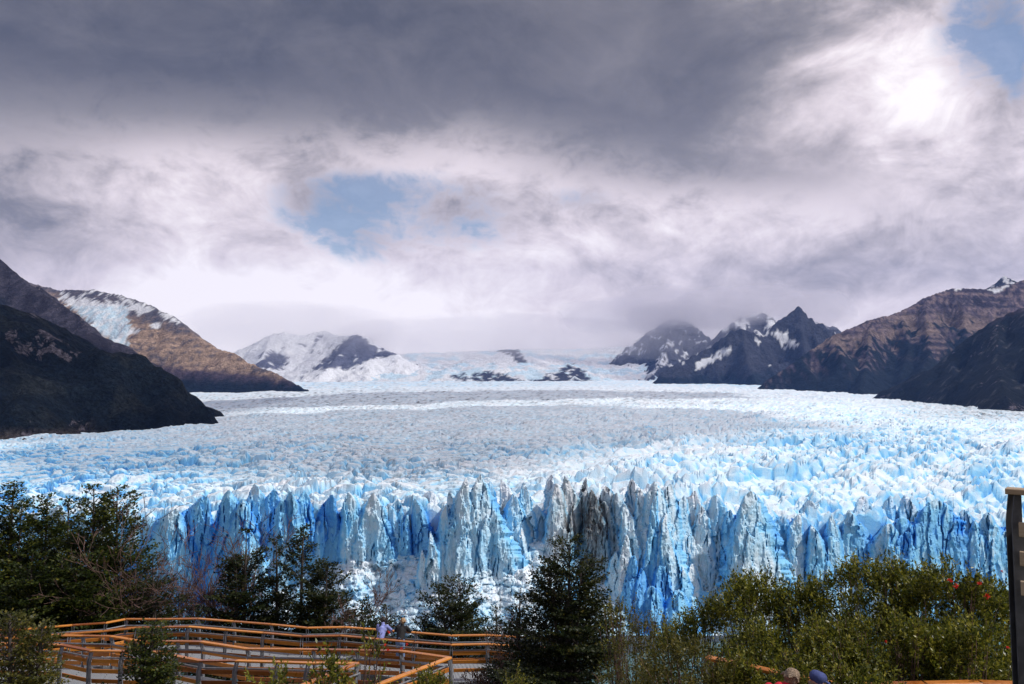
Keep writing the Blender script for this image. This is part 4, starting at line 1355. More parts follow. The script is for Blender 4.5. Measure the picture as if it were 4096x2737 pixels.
def shrub(label, px, py_top, depth, rx, seed, ry=None, mat_=SHRUBL, tips=1500, leaf=0.06, name="shrub", group="leafy shrubs on the hillside", hmin=0.0, flowers=0, shoots=34, aspect=0.42, fl_pts=None, height=None, open_=0.0):
    rg = np.random.RandomState(seed)
    ry = ry or rx * 0.8
    topp = at(px, py_top, depth)
    gz = float(ground_z(np.array([topp[0]]), np.array([depth]))[0])
    H = topp[2] - gz
    root = link(name, None, loc=(topp[0], depth, gz - 0.05), label=label, cat="shrub", group=group)
    wood = Acc()
    ph = rg.rand() * 50
    want, tips = tips, int(tips * 1.6)
    th = rg.rand(tips) * 2 * math.pi
    cz = rg.rand(tips) ** 0.75                      # height fraction
    lump = 0.80 + 0.85 * fbm(np.cos(th) * 1.6 + ph + cz * 2.2, np.sin(th) * 1.6 + cz * 2.6, 3, seed % 50)
    prof = np.sqrt(np.clip(1 - (np.clip(cz - 0.45, 0, 1) / 0.57) ** 2.2, 0, 1)) * (0.72 + 0.28 * np.clip(cz / .3, 0, 1))
    rad = rg.rand(tips) ** (0.28 + open_) * prof * lump
    tip = np.stack([np.cos(th) * rx * rad, np.sin(th) * ry * rad, hmin + cz * (H - hmin) * (0.80 + 0.10 * lump)], -1)
    keepn = fbm(tip[:, 0] * 1.5 + ph, tip[:, 2] * 1.5 + tip[:, 1] * .9, 3, seed % 40) + rg.normal(0, .06, tips)
    sel = np.argsort(-keepn)[:want]
    th, cz, lump, rad, tip = th[sel], cz[sel], lump[sel], rad[sel], tip[sel]
    tips = want
    outw = np.stack([np.cos(th) * rad, np.sin(th) * rad, 0.25 + cz * .9], -1) + rg.normal(0, .35, (tips, 3))
    outw /= np.linalg.norm(outw, axis=1)[:, None]
    tl = rg.uniform(.14, .34, tips) * leaf / .06
    sh = rg.choice(tips, shoots, replace=False, p=(cz ** 4 + 1e-6) / (cz ** 4 + 1e-6).sum())
    tl[sh] = rg.uniform(.25, .5, shoots)
    outw[sh] = outw[sh] * .7 + np.array((0, 0, .8))
    outw[sh] /= np.linalg.norm(outw[sh], axis=1)[:, None]
    nl = np.maximum(7, (tl / leaf * 2.4).astype(int))
    nl[sh] = (nl[sh] * 1.6).astype(int)
    idx = np.repeat(np.arange(tips), nl)
    w = rg.rand(len(idx))
    cc = tip[idx] + outw[idx] * (w * tl[idx])[:, None]
    rnd_ = rg.normal(0, 1, (len(idx), 3))
    dd = outw[idx] * .75 + rnd_ * .55
    cc = cc + dd * leaf * .45
    nn = np.array((0, 0, .8)) + rg.normal(0, .55, (len(idx), 3))
    ln = leaf * rg.uniform(.65, 1.25, len(idx))
    ct = rg.normal(0, .13, tips)
    tone = np.clip(.42 + ct[idx] * 1.3 + rg.normal(0, .21, len(idx)) + (rg.rand(len(idx)) < .012) * .5, 0, 1)
    for i in list(rg.choice(tips, min(tips, 20), replace=False)) + list(sh):
        b0 = np.array((rg.uniform(-.15, .15) * rx, rg.uniform(-.15, .15) * ry, 0))
        e = tip[i] + outw[i] * tl[i] * .95
        mid = b0 * .4 + tip[i] * .6 * (0.7, 0.7, 0.85) + rg.normal(0, .10, 3)
        u = np.linspace(0, 1, 7)[:, None]
        cv = (1 - u) ** 2 * b0 + 2 * u * (1 - u) * mid + u ** 2 * tip[i]
        wood.add(tube(np.vstack([cv, e]), np.linspace(.016, .004, 8), 3))
    link("stems", wood.mesh("stems", [TWIG], True), root, kind="stuff")
    fo_ = link("foliage", leaf_mesh("foliage", cc, dd, nn, ln, ln * aspect, mat_, tone), root, kind="stuff")
    fl = list(fl_pts or [])
    for q in range(flowers):
        i = rg.randint(tips)
        fl.append(tip[i] + outw[i] * tl[i] - np.array((0, 0.15, 0)))
    for q in fl:
        if len(q) == 2:                             # photo pixel: on the shrub's near side
            wp = at(q[0], q[1], depth - ry * 0.75)
            q = wp - np.array(root.location)
        flower(fo_, np.array(q), rg, 0.5 if leaf > .08 else (0.75 if seed == 66 else 0.4))
    return root, len(cc)


FLM, _k, _p = mat("firebush_petals")
_p.inputs['Base Color'].default_value = (0.75, 0.022, 0.012, 1)
_p.inputs['Roughness'].default_value = 0.5


def flower(root, c, rg, sc=1.0):
    """cluster of narrow red tubes, splayed"""
    acc = Acc()
    for i in range(22):
        d = rg.normal(0, 1, 3)
        d /= np.linalg.norm(d)
        e = c + d * rg.uniform(.035, .075) * sc
        acc.add(tube([c + d * .005, (c + e) / 2 + rg.normal(0, .006, 3), e], [.004, .007 * sc, .009 * sc], 4))
    link("flower", acc.mesh("flower", [FLM], True), root)


COUNT = 0
def cnt(r):
    global COUNT
    COUNT += r[1]
    return r[0]


# the dark stand on the left
LT = [("tallest left-edge beech, its top leaning over the glacier view", 60, 1930, 45, 2.6, 11, 2),
      ("beech with a slim tip second from the left edge", 190, 1985, 46.5, 2.3, 12, 2),
      ("beech in the middle of the left stand", 275, 1990, 48, 2.2, 13, 2),
      ("full dark beech with feathery top, third crown of the left stand", 375, 1948, 44.5, 2.5, 14, 2),
      ("layered beech at the right end of the left stand", 470, 1950, 46, 2.9, 15, 1),
      ("low broad beech under the left stand, just behind the rail", 130, 2210, 42, 2.4, 16, 3),
      ("low beech filling the foot of the left stand", 330, 2240, 42.5, 2.3, 17, 3),
      ("beech at the very left edge behind the yellowish bush", -60, 2020, 44, 2.5, 18, 2)]
for lb, a, b, c, d, e, f in LT:
    cnt(beech(lb, a, b, c, d * 1.5, e, stems=f, spread=1.6, dens=1.05, leaf=0.165, shape=.62, base=.04))
cnt(beech("small bushy beech right of the left stand, before bare twigs", 610, 2215, 43.5, 2.5, 25, stems=3, spread=.9, mat_=BEECHD, leaf=0.145, dens=.9, base=.06))
cnt(beech("low beech with brownish foliage below the bare trees", 720, 2365, 43, 2.2, 26, stems=3, spread=.9, mat_=BEECHD, leaf=0.14, dens=.8, base=.06))
cnt(beech("open dark beech with flat shelves left of the leaning couple", 985, 2118, 45, 2.9, 31, stems=2, spread=.8, mat_=BEECHD, leaf=0.145, dens=1.4, gaps=.02, shape=.6, base=.06))
cnt(beech("rusty-tinged beech between two darker ones", 1105, 2150, 46, 2.5, 32, stems=2, spread=.9, mat_=BEECHD, leaf=0.14, dens=1.2, gaps=.02, shape=.6, base=.06))
cnt(beech("slender beech with a spire tip against blue ice", 1215, 2098, 45, 2.6, 33, stems=1, mat_=BEECHD, leaf=0.145, dens=1.6, gaps=.03, shape=.65, base=.06))
cnt(beech("rounded dark beech right of the slender spire", 1310, 2255, 44, 2.9, 34, stems=2, spread=.8, mat_=BEECHD, leaf=0.145, dens=1.5, shape=.55, base=.05))
cnt(beech("low ragged beech left of the couple at the rail", 1450, 2395, 41, 2.4, 35, stems=3, spread=1.0, mat_=BEECHD, leaf=0.115, dens=1.1, gaps=.02, shape=.6))
cnt(beech("small thin beech just left of the striped shirt", 1545, 2420, 40, 1.2, 36, stems=2, spread=.7, mat_=BEECHD, leaf=0.11, dens=1.1, shape=.6))
cnt(beech("compact dark beech right behind the couple at the rail", 1836, 2305, 39, 3.2, 37, stems=3, spread=1.1, mat_=BEECHD, leaf=0.12, dens=1.2, shape=.6, base=.04))
cnt(beech("low beech filling the gap behind the rail's end", 1700, 2440, 38.5, 2.0, 38, stems=3, spread=1.0, mat_=BEECHD, leaf=0.09, dens=1.0))
cnt(beech("low beech between the compact one and the big central tree", 1985, 2420, 38, 1.9, 39, stems=2, spread=.8, mat_=BEECHD, leaf=0.09, dens=.9))
cnt(beech("big layered beech standing alone in front of the ice", 2280, 2150, 27, 3.0, 41, stems=3, spread=.9, leaf=0.092, dens=2.2, base=0.03, group="lone trees before the glacier", mat_=BEECHD, shape=.72))
cnt(beech("smaller beech leaning on the big central tree's left side", 2080, 2370, 28, 1.7, 42, stems=2, spread=.6, leaf=0.09, dens=1.7, base=0.05, mat_=BEECHD, group="lone trees before the glacier"))
cnt(beech("little feathery beech in front of the near boardwalk", 612, 2482, 20, 1.25, 43, stems=2, spread=.4, leaf=0.068, dens=3.6, base=0.05, group="lone trees before the glacier", mat_=BEECH, shape=.55))
cnt(beech("yellow-green beech at the bottom left corner", 45, 2440, 19, 1.2, 44, stems=3, spread=.9, leaf=0.07, dens=3.4, base=0.05, group="lone trees before the glacier", mat_=YELLOWL, shape=.5))

bare_tree("bare grey-brown tree leaning right of the left stand", 560, 2060, 45, 1.6, 51, 4)
bare_tree("bare forked tree with thin upright twigs", 745, 2180, 46, 1.5, 52, 5)
bare_tree("dense bare tree in the middle of the leafless clump", 880, 2115, 46.5, 1.8, 53, 6, 1.1)
bare_tree("tall bare tree rising behind the open dark beech", 1030, 2055, 48, 1.6, 54, 4)
bare_tree("reddish bare bush left of the couple at the rail", 1410, 2340, 42, 1.2, 55, 5)
bare_tree("small bare tree left of the big central beech", 2010, 2440, 36, 1.0, 56, 4)
bare_tree("bare brown saplings by the end of the far boardwalk", 1960, 2610, 27, .8, 57, 5)

# the shrub bank on the right
SB = [("dense dark green shrub crown nearest the stained ice", 2800, 2325, 17.5, 1.25, 61, SHRUBL, 2300, .055),
      ("shrub with long pale shoots below the tall ice fin", 3010, 2225, 17.0, 1.35, 62, SHRUBL, 2700, .055),
      ("rounded olive shrub in the middle of the right bank", 3220, 2225, 16.5, 1.35, 63, SHRUBL, 2800, .056),
      ("tallest leafy shrub of the right bank", 3475, 2165, 16.0, 1.35, 64, SHRUBL, 3000, .058),
      ("shrub with open top twigs right of the tallest", 3660, 2185, 15.5, 1.2, 65, SHRUBL, 2700, .058),
      ("red-flowered shrub near the corner post", 3810, 2190, 14.5, 1.2, 66, SHRUBL, 2700, .060),
      ("dark shrub tucked behind the corner post", 3990, 2285, 15.0, 1.1, 67, SHRUBL, 2200, .060),
      ("lower front shrub above the flat cap", 3330, 2430, 13.9, 1.25, 68, SHRUBL, 2300, .052),
      ("lower front shrub beside the red coat", 3060, 2440, 14.2, 1.2, 69, SHRUBL, 2200, .052),
      ("lower front shrub left of the red-flowered one", 3600, 2420, 13.5, 1.2, 70, SHRUBL, 2300, .054),
      ("lower front shrub with a few red flowers by the post", 3850, 2440, 13.2, 1.15, 71, SHRUBL, 2200, .056)]
for lb, a, b, c, d, e, mt, tp, lf in SB:
    fl = {66: [(3800, 2325), (3825, 2345), (3918, 2335), (3948, 2385)], 68: [(3545, 2567)], 71: [(4030, 2590)], 67: [(4008, 2285)]}.get(e)
    cnt(shrub(lb, a, b, c, d, e, None, mt, int(tp * 0.95), lf * 1.28, fl_pts=fl, group="shrub bank below the ice front"))
for lb, a, b, c, d, e in (("low leafy shrub half hiding the rail beside the red coat", 3010, 2632, 11.9, .55, 72), ("low leafy shrub behind the two walking heads", 3220, 2655, 11.95, .60, 73),
                          ("low leafy shrub right of the flat cap", 3430, 2672, 11.8, .55, 74)):
    cnt(shrub(lb, a, b, c, d, e, .35, SHRUBL, 800, .066, group="shrub bank below the ice front", shoots=12, hmin=1.5))
YB = [("yellowish loose shrub right of the big central beech", 2590, 2420, 19, 1.15, 81, 1500, .05),
      ("yellow-leaved shrub in front of the hidden rail", 2730, 2490, 11.9, .85, 82, 1700, .046),
      ("low yellow shrub at the bottom beside the central beech", 2560, 2600, 16, 1.1, 83, 1500, .046),
      ("yellow-green shrub half covering the hidden rail", 2890, 2575, 11.8, .62, 84, 1000, .046)]
for lb, a, b, c, d, e, tp, lf in YB:
    cnt(shrub(lb, a, b, c, d, e, None, YELLOWL, tp, lf, group="yellowish shrubs on the slope", shoots=14))
cnt(shrub("spindly open shrub against the pale blue ice", 2480, 2350, 20, .8, 85, None, SHRUBL, 420, .055, group="shrub bank below the ice front", open_=.3))
FB = [("glossy upright shrub before the near boardwalk", 1105, 2560, 15.5, .32, 91, 130, .095, []),
      ("glossy shrub with bronze leaf tips before the boardwalk corner", 1305, 2575, 15.0, .42, 92, 210, .095, []),
      ("thin shrub with orange-red blossoms crossing the rails", 1480, 2500, 16, .42, 93, 110, .085, [(1540, 2580), (1552, 2600), (1605, 2595), (1628, 2578), (1556, 2530)]),
      ("low leafy shrub at the foot of the boardwalk corner", 1720, 2660, 18, .8, 94, 700, .06, []),
      ("low yellow-green shrub below the far boardwalk's end", 2040, 2680, 21, .9, 95, 700, .055, [])]
for lb, a, b, c, d, e, tp, lf, fl in FB:
    cnt(shrub(lb, a, b, c, d, e, None, SHRUBL, tp, lf, group="glossy shrubs by the near boardwalk", shoots=12, fl_pts=fl, open_=.2))


def undergrowth():
    rg = np.random.RandomState(99)
    n = 3600
    y = rg.uniform(14, 62, n) ** 1.0
    x = rg.uniform(-.75, .75, n) * y
    z = ground_z(x, y)
    hh = np.clip(.35 + .5 * fbm(x * .35, y * .35, 3, 77), .1, 1.0) * np.where(y < 30, .75, 1.6)
    per = 10
    c = np.repeat(np.stack([x, y, z], -1), per, 0) + rg.normal(0, .22, (n * per, 3)) * (1, 1, 0)
    c[:, 2] += rg.rand(n * per) * np.repeat(hh, per)
    d = rg.normal(0, 1, (n * per, 3))
    nn = np.array((0, 0, 1.0)) + rg.normal(0, .6, (n * per, 3))
    ln = rg.uniform(.05, .12, n * per) * np.repeat(np.where(y > 30, 1.5, 1.0), per)
    tone = np.clip(np.repeat(.45 + .35 * fbm(x * .2, y * .2, 2, 78), per) + rg.normal(0, .15, n * per), 0, 1)
    link("undergrowth", leaf_mesh("undergrowth", c, d, nn, ln, ln * .6, YELLOWL, tone), kind="stuff", label="low leafy undergrowth covering the slope below the boardwalks")


undergrowth()
print("leaves", COUNT)
# ------------------------------------------------------------------ people
def capsule(p, q, r0, r1, n=12, rings=5):
    p, q = np.array(p, float), np.array(q, float)
    d = q - p
    L = np.linalg.norm(d)
    d = d / (L + 1e-9)
    a = np.cross(d, (0.2, 0.9, 0.3) if abs(d[1]) < .8 else (1, 0, 0))
    a /= np.linalg.norm(a)
    b = np.cross(d, a)
    prof = [(-r0 * math.cos(t), r0 * math.sin(t)) for t in np.linspace(0.12, math.pi / 2, rings)]
    prof += [(L + r1 * math.sin(t), r1 * math.cos(t)) for t in np.linspace(0, math.pi / 2 - 0.12, rings)]
    V = [p + d * x + (math.cos(j * 2 * math.pi / n) * a + math.sin(j * 2 * math.pi / n) * b) * r for x, r in prof for j in range(n)]
    F = [[i * n + j, i * n + (j + 1) % n, (i + 1) * n + (j + 1) % n, (i + 1) * n + j] for i in range(len(prof) - 1) for j in range(n)]
    V += [p + d * prof[0][0], p + d * prof[-1][0]]
    m_ = len(V) - 2
    F += [[m_, (j + 1) % n, j, j] for j in range(n)]
    k_ = (len(prof) - 1) * n
    F += [[m_ + 1, k_ + j, k_ + (j + 1) % n, k_ + (j + 1) % n] for j in range(n)]
    return np.array(V), np.array(F)


def blob_(c, r, n=14, m_=10, f=None):
    V, F = [], []
    for i in range(m_ + 1):
        t = math.pi * (i + 1e-3) / (m_ + 2e-3)
        for j in range(n):
            u = 2 * math.pi * j / n
            v = np.array((math.sin(t) * math.cos(u), math.sin(t) * math.sin(u), math.cos(t)))
            s = f(v) if f else 1.0
            V.append(np.array(c) + v * np.array(r) * s)
    for i in range(m_):
        for j in range(n):
            F.append([i * n + j, i * n + (j + 1) % n, (i + 1) * n + (j + 1) % n, (i + 1) * n + j])
    return np.array(V), np.array(F)


def fused(name, pieces, m_, parent, voxel=0.012, it=4):
    acc = Acc()
    for q in pieces:
        acc.add(q)
    V, F = np.vstack(acc.V), np.vstack(acc.F)
    tri = [list(dict.fromkeys(f)) for f in F.tolist()]
    me = bpy.data.meshes.new(name)
    me.from_pydata(V.tolist(), [], tri)
    me.materials.append(m_)
    me.polygons.foreach_set('use_smooth', [True] * len(me.polygons))
    o = link(name, me, parent)
    rm = o.modifiers.new("fuse", 'REMESH')
    rm.mode, rm.voxel_size, rm.use_smooth_shade = 'VOXEL', voxel, True
    sm = o.modifiers.new("soften", 'SMOOTH')
    sm.factor, sm.iterations = 0.5, it
    return o


def cloth(name, c, stripe=None):
    m, k, p = mat(name)
    g = k.n('ShaderNodeTexCoord').outputs['Object']
    col = k.mix(k.lin(k.noise(g, 9, 4, .6), .3, .7, 0, 1), tuple(q * .75 for q in c), tuple(min(1, q * 1.2) for q in c))
    if stripe:
        w = k.n('ShaderNodeTexWave', wave_type='BANDS', bands_direction='Z')
        k.put(w.inputs['Vector'], g)
        w.inputs['Scale'].default_value = 7.5
        w.inputs['Distortion'].default_value = 1.2
        col = k.mix(k.smooth(w.outputs[1], .45, .6), col, stripe)
    k.put(p.inputs['Base Color'], col)
    p.inputs['Roughness'].default_value = .85
    bump(k, p, k.noise(k.scale_vec(g, (1, 1, .6)), 14, 4, .6), .5, .03)
    return m


SKIN = cloth("skin", (0.50, 0.27, 0.19))


def hair_material(name, a, b):
    m, k, p = mat(name)
    g = k.n('ShaderNodeTexCoord').outputs['Object']
    n = k.noise(k.scale_vec(g, (60, 60, 14)), 1.6, 4, .6, .6)
    k.put(p.inputs['Base Color'], k.ramp(n, [(.35, a), (.65, b)]))
    p.inputs['Roughness'].default_value = .45
    bump(k, p, n, 1.0, .02)
    return m


def hand_pieces(wrist, d, palm_n, curl=.5, side=1):
    """palm, four unequal fingers with bends, and a thumb from the palm's side"""
    wrist, d, pn = [np.array(q, float) for q in (wrist, d, palm_n)]
    d /= np.linalg.norm(d)
    pn = pn - d * pn.dot(d)
    pn /= np.linalg.norm(pn)
    ac = np.cross(d, pn) * side
    out = [capsule(wrist + ac * o, wrist + d * .075 + ac * o * 1.25, .014, .013, 8, 3) for o in (-.026, -.009, .009, .026)]
    for o, L in zip((-.033, -.011, .011, .032), (.066, .078, .073, .056)):
        p0, dd = wrist + d * .078 + ac * o, d.copy()
        for s in (.45, .30, .25):
            dd = dd + pn * curl * .55
            dd /= np.linalg.norm(dd)
            p1 = p0 + dd * L * s
            out.append(capsule(p0, p1, .0088, .0080, 8, 3))
            p0 = p1
    t0 = wrist + d * .022 - ac * .034
    t1 = t0 + (d * .75 - ac * .75) * .034
    out += [capsule(t0, t1, .012, .010, 8, 3), capsule(t1, t1 + (d * .95 - ac * .15 + pn * .25) * .03, .0095, .0085, 8, 3)]
    return out


def head_pieces(c, face, up=(0, 0, 1)):
    c, f, u = [np.array(q, float) for q in (c, face, up)]
    f /= np.linalg.norm(f)
    r = np.cross(f, u)
    r /= np.linalg.norm(r)
    u = np.cross(r, f)
    P = lambda a, b, z: c + r * a + f * b + u * z
    return [capsule(P(0, -.015, .025), P(0, .01, .015), .092, .084), capsule(P(0, .02, -.02), P(0, .045, -.075), .068, .040),
            capsule(P(0, .085, .012), P(0, .106, -.022), .010, .016, 8, 4),                     # nose
            capsule(P(-.022, .079, -.052), P(.022, .079, -.052), .009, .009, 8, 3),              # lips
            capsule(P(-.04, .074, .032), P(.04, .074, .032), .012, .012, 8, 3),                  # brow
            capsule(P(-.084, -.005, .012), P(-.086, -.012, -.022), .014, .011, 8, 3),            # ears
            capsule(P(.084, -.005, .012), P(.086, -.012, -.022), .014, .011, 8, 3)], P


EYEW, _k, _p = mat("eye")
_p.inputs['Base Color'].default_value = (.06, .045, .04, 1)
_p.inputs['Roughness'].default_value = .2


def person(label, loc, rz, pose, mats, hair, cap=False, group="people on the boardwalks", hair_up=False, look_hunch=False):
    """pose: joints in the person's own frame, +y ahead, origin between the feet"""
    root = link("person", None, loc=loc, rz=rz, label=label, cat="person", group=group)
    J = {k_: np.array(v, float) for k_, v in pose.items()}
    hp, P = head_pieces(J['head'], J['look'])
    skin = list(hp) + [capsule(J['neck'], J['head'] + np.array((0, -.01, -.05)), .055, .052), capsule(J['chest'], J['neck'], .09, .06),
                       capsule(J['pelvis'], J['chest'], .12, .12)]
    for s in 'LR':
        skin += [capsule(J['chest'], J['sh' + s], .06, .05), capsule(J['sh' + s], J['el' + s], .048, .038), capsule(J['el' + s], J['wr' + s], .038, .026),
                 capsule(J['pelvis'], J['hip' + s], .09, .085), capsule(J['hip' + s], J['kn' + s], .078, .052), capsule(J['kn' + s], J['an' + s], .052, .036),
                 capsule(J['an' + s], J['an' + s] + np.array((0, .13, -.045)), .036, .03)]
        skin += hand_pieces(J['wr' + s], J['hd' + s], J['pn' + s], .5, 1 if s == 'L' else -1)
    bd = fused("body", skin, SKIN, root, .009, 2)
    for s in (-1, 1):
        link("eye", mesh_np("eye", *blob_(P(s * .030, .079, .014), (.011, .009, .007)), smooth=True, mats=[EYEW]), bd)
    jk = [capsule(J['pelvis'] + (0, 0, .04), J['chest'], .155, .165), capsule(J['chest'] + (-.06, 0, .0), J['chest'] + (.06, 0, .0), .135, .135),
          capsule(J['chest'], J['neck'] + (0, -.01, -.02), .13, .072)]
    for s in 'LR':
        jk += [capsule(J['chest'] + (J['sh' + s] - J['chest']) * .5, J['sh' + s], .10, .078), capsule(J['sh' + s], J['el' + s], .075, .060), capsule(J['el' + s], J['wr' + s] * .93 + J['el' + s] * .07, .060, .046)]
    jk += [capsule(J["neck"] + (0, -.03, -.06), J["neck"] * .45 + J["head"] * .55 + (0, -.045, -.035), .10, .074)]
    if look_hunch:
        jk += [capsule(J["chest"] + (0, -.09, .10), J["neck"] + (0, -.10, .0), .14, .10)]
    fused("jacket", jk, mats[0], root, .014, 3)
    tr = [capsule(J['pelvis'] + (0, 0, .06), J['pelvis'] + (0, -.01, -.04), .145, .15)]
    for s in 'LR':
        tr += [capsule(J['hip' + s], J['kn' + s], .102, .072), capsule(J['kn' + s], J['an' + s] + (0, 0, .03), .072, .062)]
    fused("trousers", tr, mats[1], root, .014, 3)
    for s in 'LR':
        a = J['an' + s]
        fused("shoe", [capsule(a + (0, -.02, -.03), a + (0, .15, -.048), .050, .042)], SHOE, root, .012, 2)
    if cap:
        crown = [capsule(P(-.025, -.02, .078), P(.025, -.02, .078), .094, .094), capsule(P(0, -.05, .088), P(0, .045, .082), .090, .078)]
        cp = fused("cap", crown, hair[1], root, .010, 2)
        br = []
        for a in np.linspace(-.062, .062, 5):
            br.append(capsule(P(a, .070, .060), P(a * .85, .185 - abs(a) * .55, .030), .017, .013, 8, 3))
        fused("brim", br, hair[1], cp, .007, 3)
        fused("hair", [capsule(P(-.085, -.03, -.01), P(-.080, -.03, -.045), .022, .02), capsule(P(.085, -.03, -.01), P(.08, -.03, -.045), .022, .02), capsule(P(-.05, -.085, -.03), P(.05, -.085, -.03), .03, .03)], hair[0], root, .009, 2)
    else:
        rg = np.random.RandomState(len(label))
        hs = [capsule(P(0, -.025, .055), P(0, .010, .062), .100, .088), capsule(P(0, -.055, .01), P(0, -.06, -.055), .082, .055),
              capsule(P(-.075, -.01, .03), P(-.078, -.02, -.04), .034, .024), capsule(P(.075, -.01, .03), P(.078, -.02, -.04), .034, .024)]
        for i in range(46):
            v = rg.normal(0, 1, 3)
            v /= np.linalg.norm(v)
            if v[1] > .45 and v[2] < .5: v[1] = -v[1]
            v[2] = abs(v[2]) * 1.1 - .35
            c0 = P(v[0] * .100, -.02 + v[1] * .098, .048 + v[2] * .088)
            hs.append(capsule(c0, c0 + np.array((v[0], v[1], -.6)) * .036 + rg.normal(0, .012, 3), .023, .010, 7, 3))
        if hair_up:
            hs += [capsule(P(0, -.10, .07), P(0, -.12, .10), .045, .035), capsule(P(.02, -.10, .12), P(-.02, -.08, .13), .03, .022)]
        fused("hair", hs, hair[0], root, .008, 1)
    return root


SHOE = cloth("shoe_leather", (.03, .025, .02))
BLUEST = cloth("striped_shirt", (0.42, 0.48, 0.90), (0.12, 0.14, 0.50))
BLACKJ = cloth("black_jacket", (0.012, 0.012, 0.014))
REDC = cloth("red_coat", (0.55, 0.015, 0.035))
NAVY = cloth("navy_jacket", (0.018, 0.022, 0.045))
NAVYCAP = cloth("navy_cap", (0.045, 0.065, 0.20))
JEANS = cloth("blue_jeans", (0.16, 0.25, 0.45))
DARKT = cloth("dark_trousers", (0.03, 0.03, 0.04))
HDARK = hair_material("dark_hair", (.010, .007, .006), (.035, .022, .016))
HBLOND = hair_material("blond_hair", (.20, .10, .045), (.62, .42, .22))
HGREY = hair_material("grey_brown_hair", (.06, .035, .022), (.50, .36, .24))


def lean_pose(sw=1.0, tilt=0.0):
    """bent forward, forearms on the cap rail ahead"""
    return dict(pelvis=(0, 0, .92), hipL=(-.09, 0, .90), hipR=(.09, 0, .90), knL=(-.10, .05, .48), knR=(.12, .01, .48), anL=(-.11, -.02, .08), anR=(.15, -.06, .08),
                chest=(0, .20, 1.24), neck=(.01 * tilt, .30, 1.42), head=(.02 * tilt, .36, 1.56), look=(.10 * tilt, 1, -.12),
                shL=(-.185, .25, 1.36), shR=(.185, .25, 1.36), elL=(-.30, .42, 1.17), elR=(.30, .42, 1.17), wrL=(-.10, .58, 1.155), wrR=(.10, .60, 1.155),
                hdL=(.9, .35, -.05), hdR=(-.9, .35, -.05), pnL=(0, .1, -1), pnR=(0, .1, -1))


def walk_pose(head_fwd=.04, look=(0, 1, -.1), swing=.16):
    return dict(pelvis=(0, 0, .94), hipL=(-.09, 0, .92), hipR=(.09, 0, .92), knL=(-.09, .14, .52), knR=(.09, -.02, .50), anL=(-.09, .18, .08), anR=(.09, -.24, .10),
                chest=(0, .03 + head_fwd * .25, 1.27), neck=(0, .03 + head_fwd * .62, 1.455), head=(0, .05 + head_fwd, 1.575), look=look,
                shL=(-.19, .03, 1.41), shR=(.19, .03, 1.41), elL=(-.24, -.06, 1.14), elR=(.24, .08, 1.14), wrL=(-.23, .05, .92), wrR=(.23, .24, .96),
                hdL=(0, .15, -1), hdR=(0, .35, -1), pnL=(1, 0, 0), pnR=(-1, 0, 0))


def on_rail(px, back):
    """spot on the far deck, `back` metres in from the outer cap rail"""
    for a, b in zip(A[:-1], A[1:]):
        pa, pb_ = proj(a[None])[0][0], proj(b[None])[0][0]
        if pa <= px <= pb_:
            p = a + (b - a) * (px - pa) / (pb_ - pa)
            d = (b - a)[:2] / np.linalg.norm((b - a)[:2])
            return np.array((p[0] + d[1] * back, p[1] - d[0] * back, p[2] - 1.1 + 0.002)), math.atan2(d[1], d[0])


l1, r1 = on_rail(1545, .58)
person("person in a blue and white striped shirt leaning on the far rail", l1, r1, lean_pose(tilt=-1), (BLUEST, DARKT), (HDARK,))
l2, r2 = on_rail(1622, .55)
person("fair-haired person in a black jacket and jeans at the far rail", l2, r2 + .12, lean_pose(tilt=1), (BLACKJ, JEANS), (HBLOND,), hair_up=True)
pc = at(3100, 2706, 11.3)
_a = person("grey-haired person in a red coat walking on the hidden boardwalk", (pc[0], pc[1], EYE - 5.55 + .004), -math.pi / 2 + .30, walk_pose(.24, (0, 1, -.38)), (REDC, DARKT), (HGREY,), look_hunch=True)
pc = at(3214, 2706, 11.2)
_b = person("person in a navy flat cap walking ahead of the red coat", (pc[0], pc[1], EYE - 5.55 + .004), -math.pi / 2 + .12, walk_pose(.16, (0, 1, -.25)), (NAVY, DARKT), (HGREY, NAVYCAP), cap=True, look_hunch=True)
_a.scale = _b.scale = (.95, .95, .95)
# ------------------------------------------------------------------ haze
def build_haze():
    m = bpy.data.materials.new("haze_air")
    m.use_nodes = True
    k = NT(m.node_tree)
    out = k.n('ShaderNodeOutputMaterial')
    v = k.n('ShaderNodeVolumePrincipled')
    v.inputs['Color'].default_value = (0.22, 0.42, 1.0, 1)
    v.inputs['Density'].default_value = 1.4e-5
    v.inputs['Anisotropy'].default_value = 0.2
    k.put(out.inputs['Volume'], v.outputs[0])
    x0, x1, y0, y1, z0, z1 = -14000, 14000, -5000, 19000, -180, 2900
    V = [(x, y, z) for z in (z0, z1) for y in (y0, y1) for x in (x0, x1)]
    F = [[0, 2, 3, 1], [4, 5, 7, 6], [0, 1, 5, 4], [2, 6, 7, 3], [0, 4, 6, 2], [1, 3, 7, 5]]
    link("haze", mesh_np("haze", V, F, mats=[m]), kind="stuff", label="pale blue mountain haze filling the valley air")


build_haze()


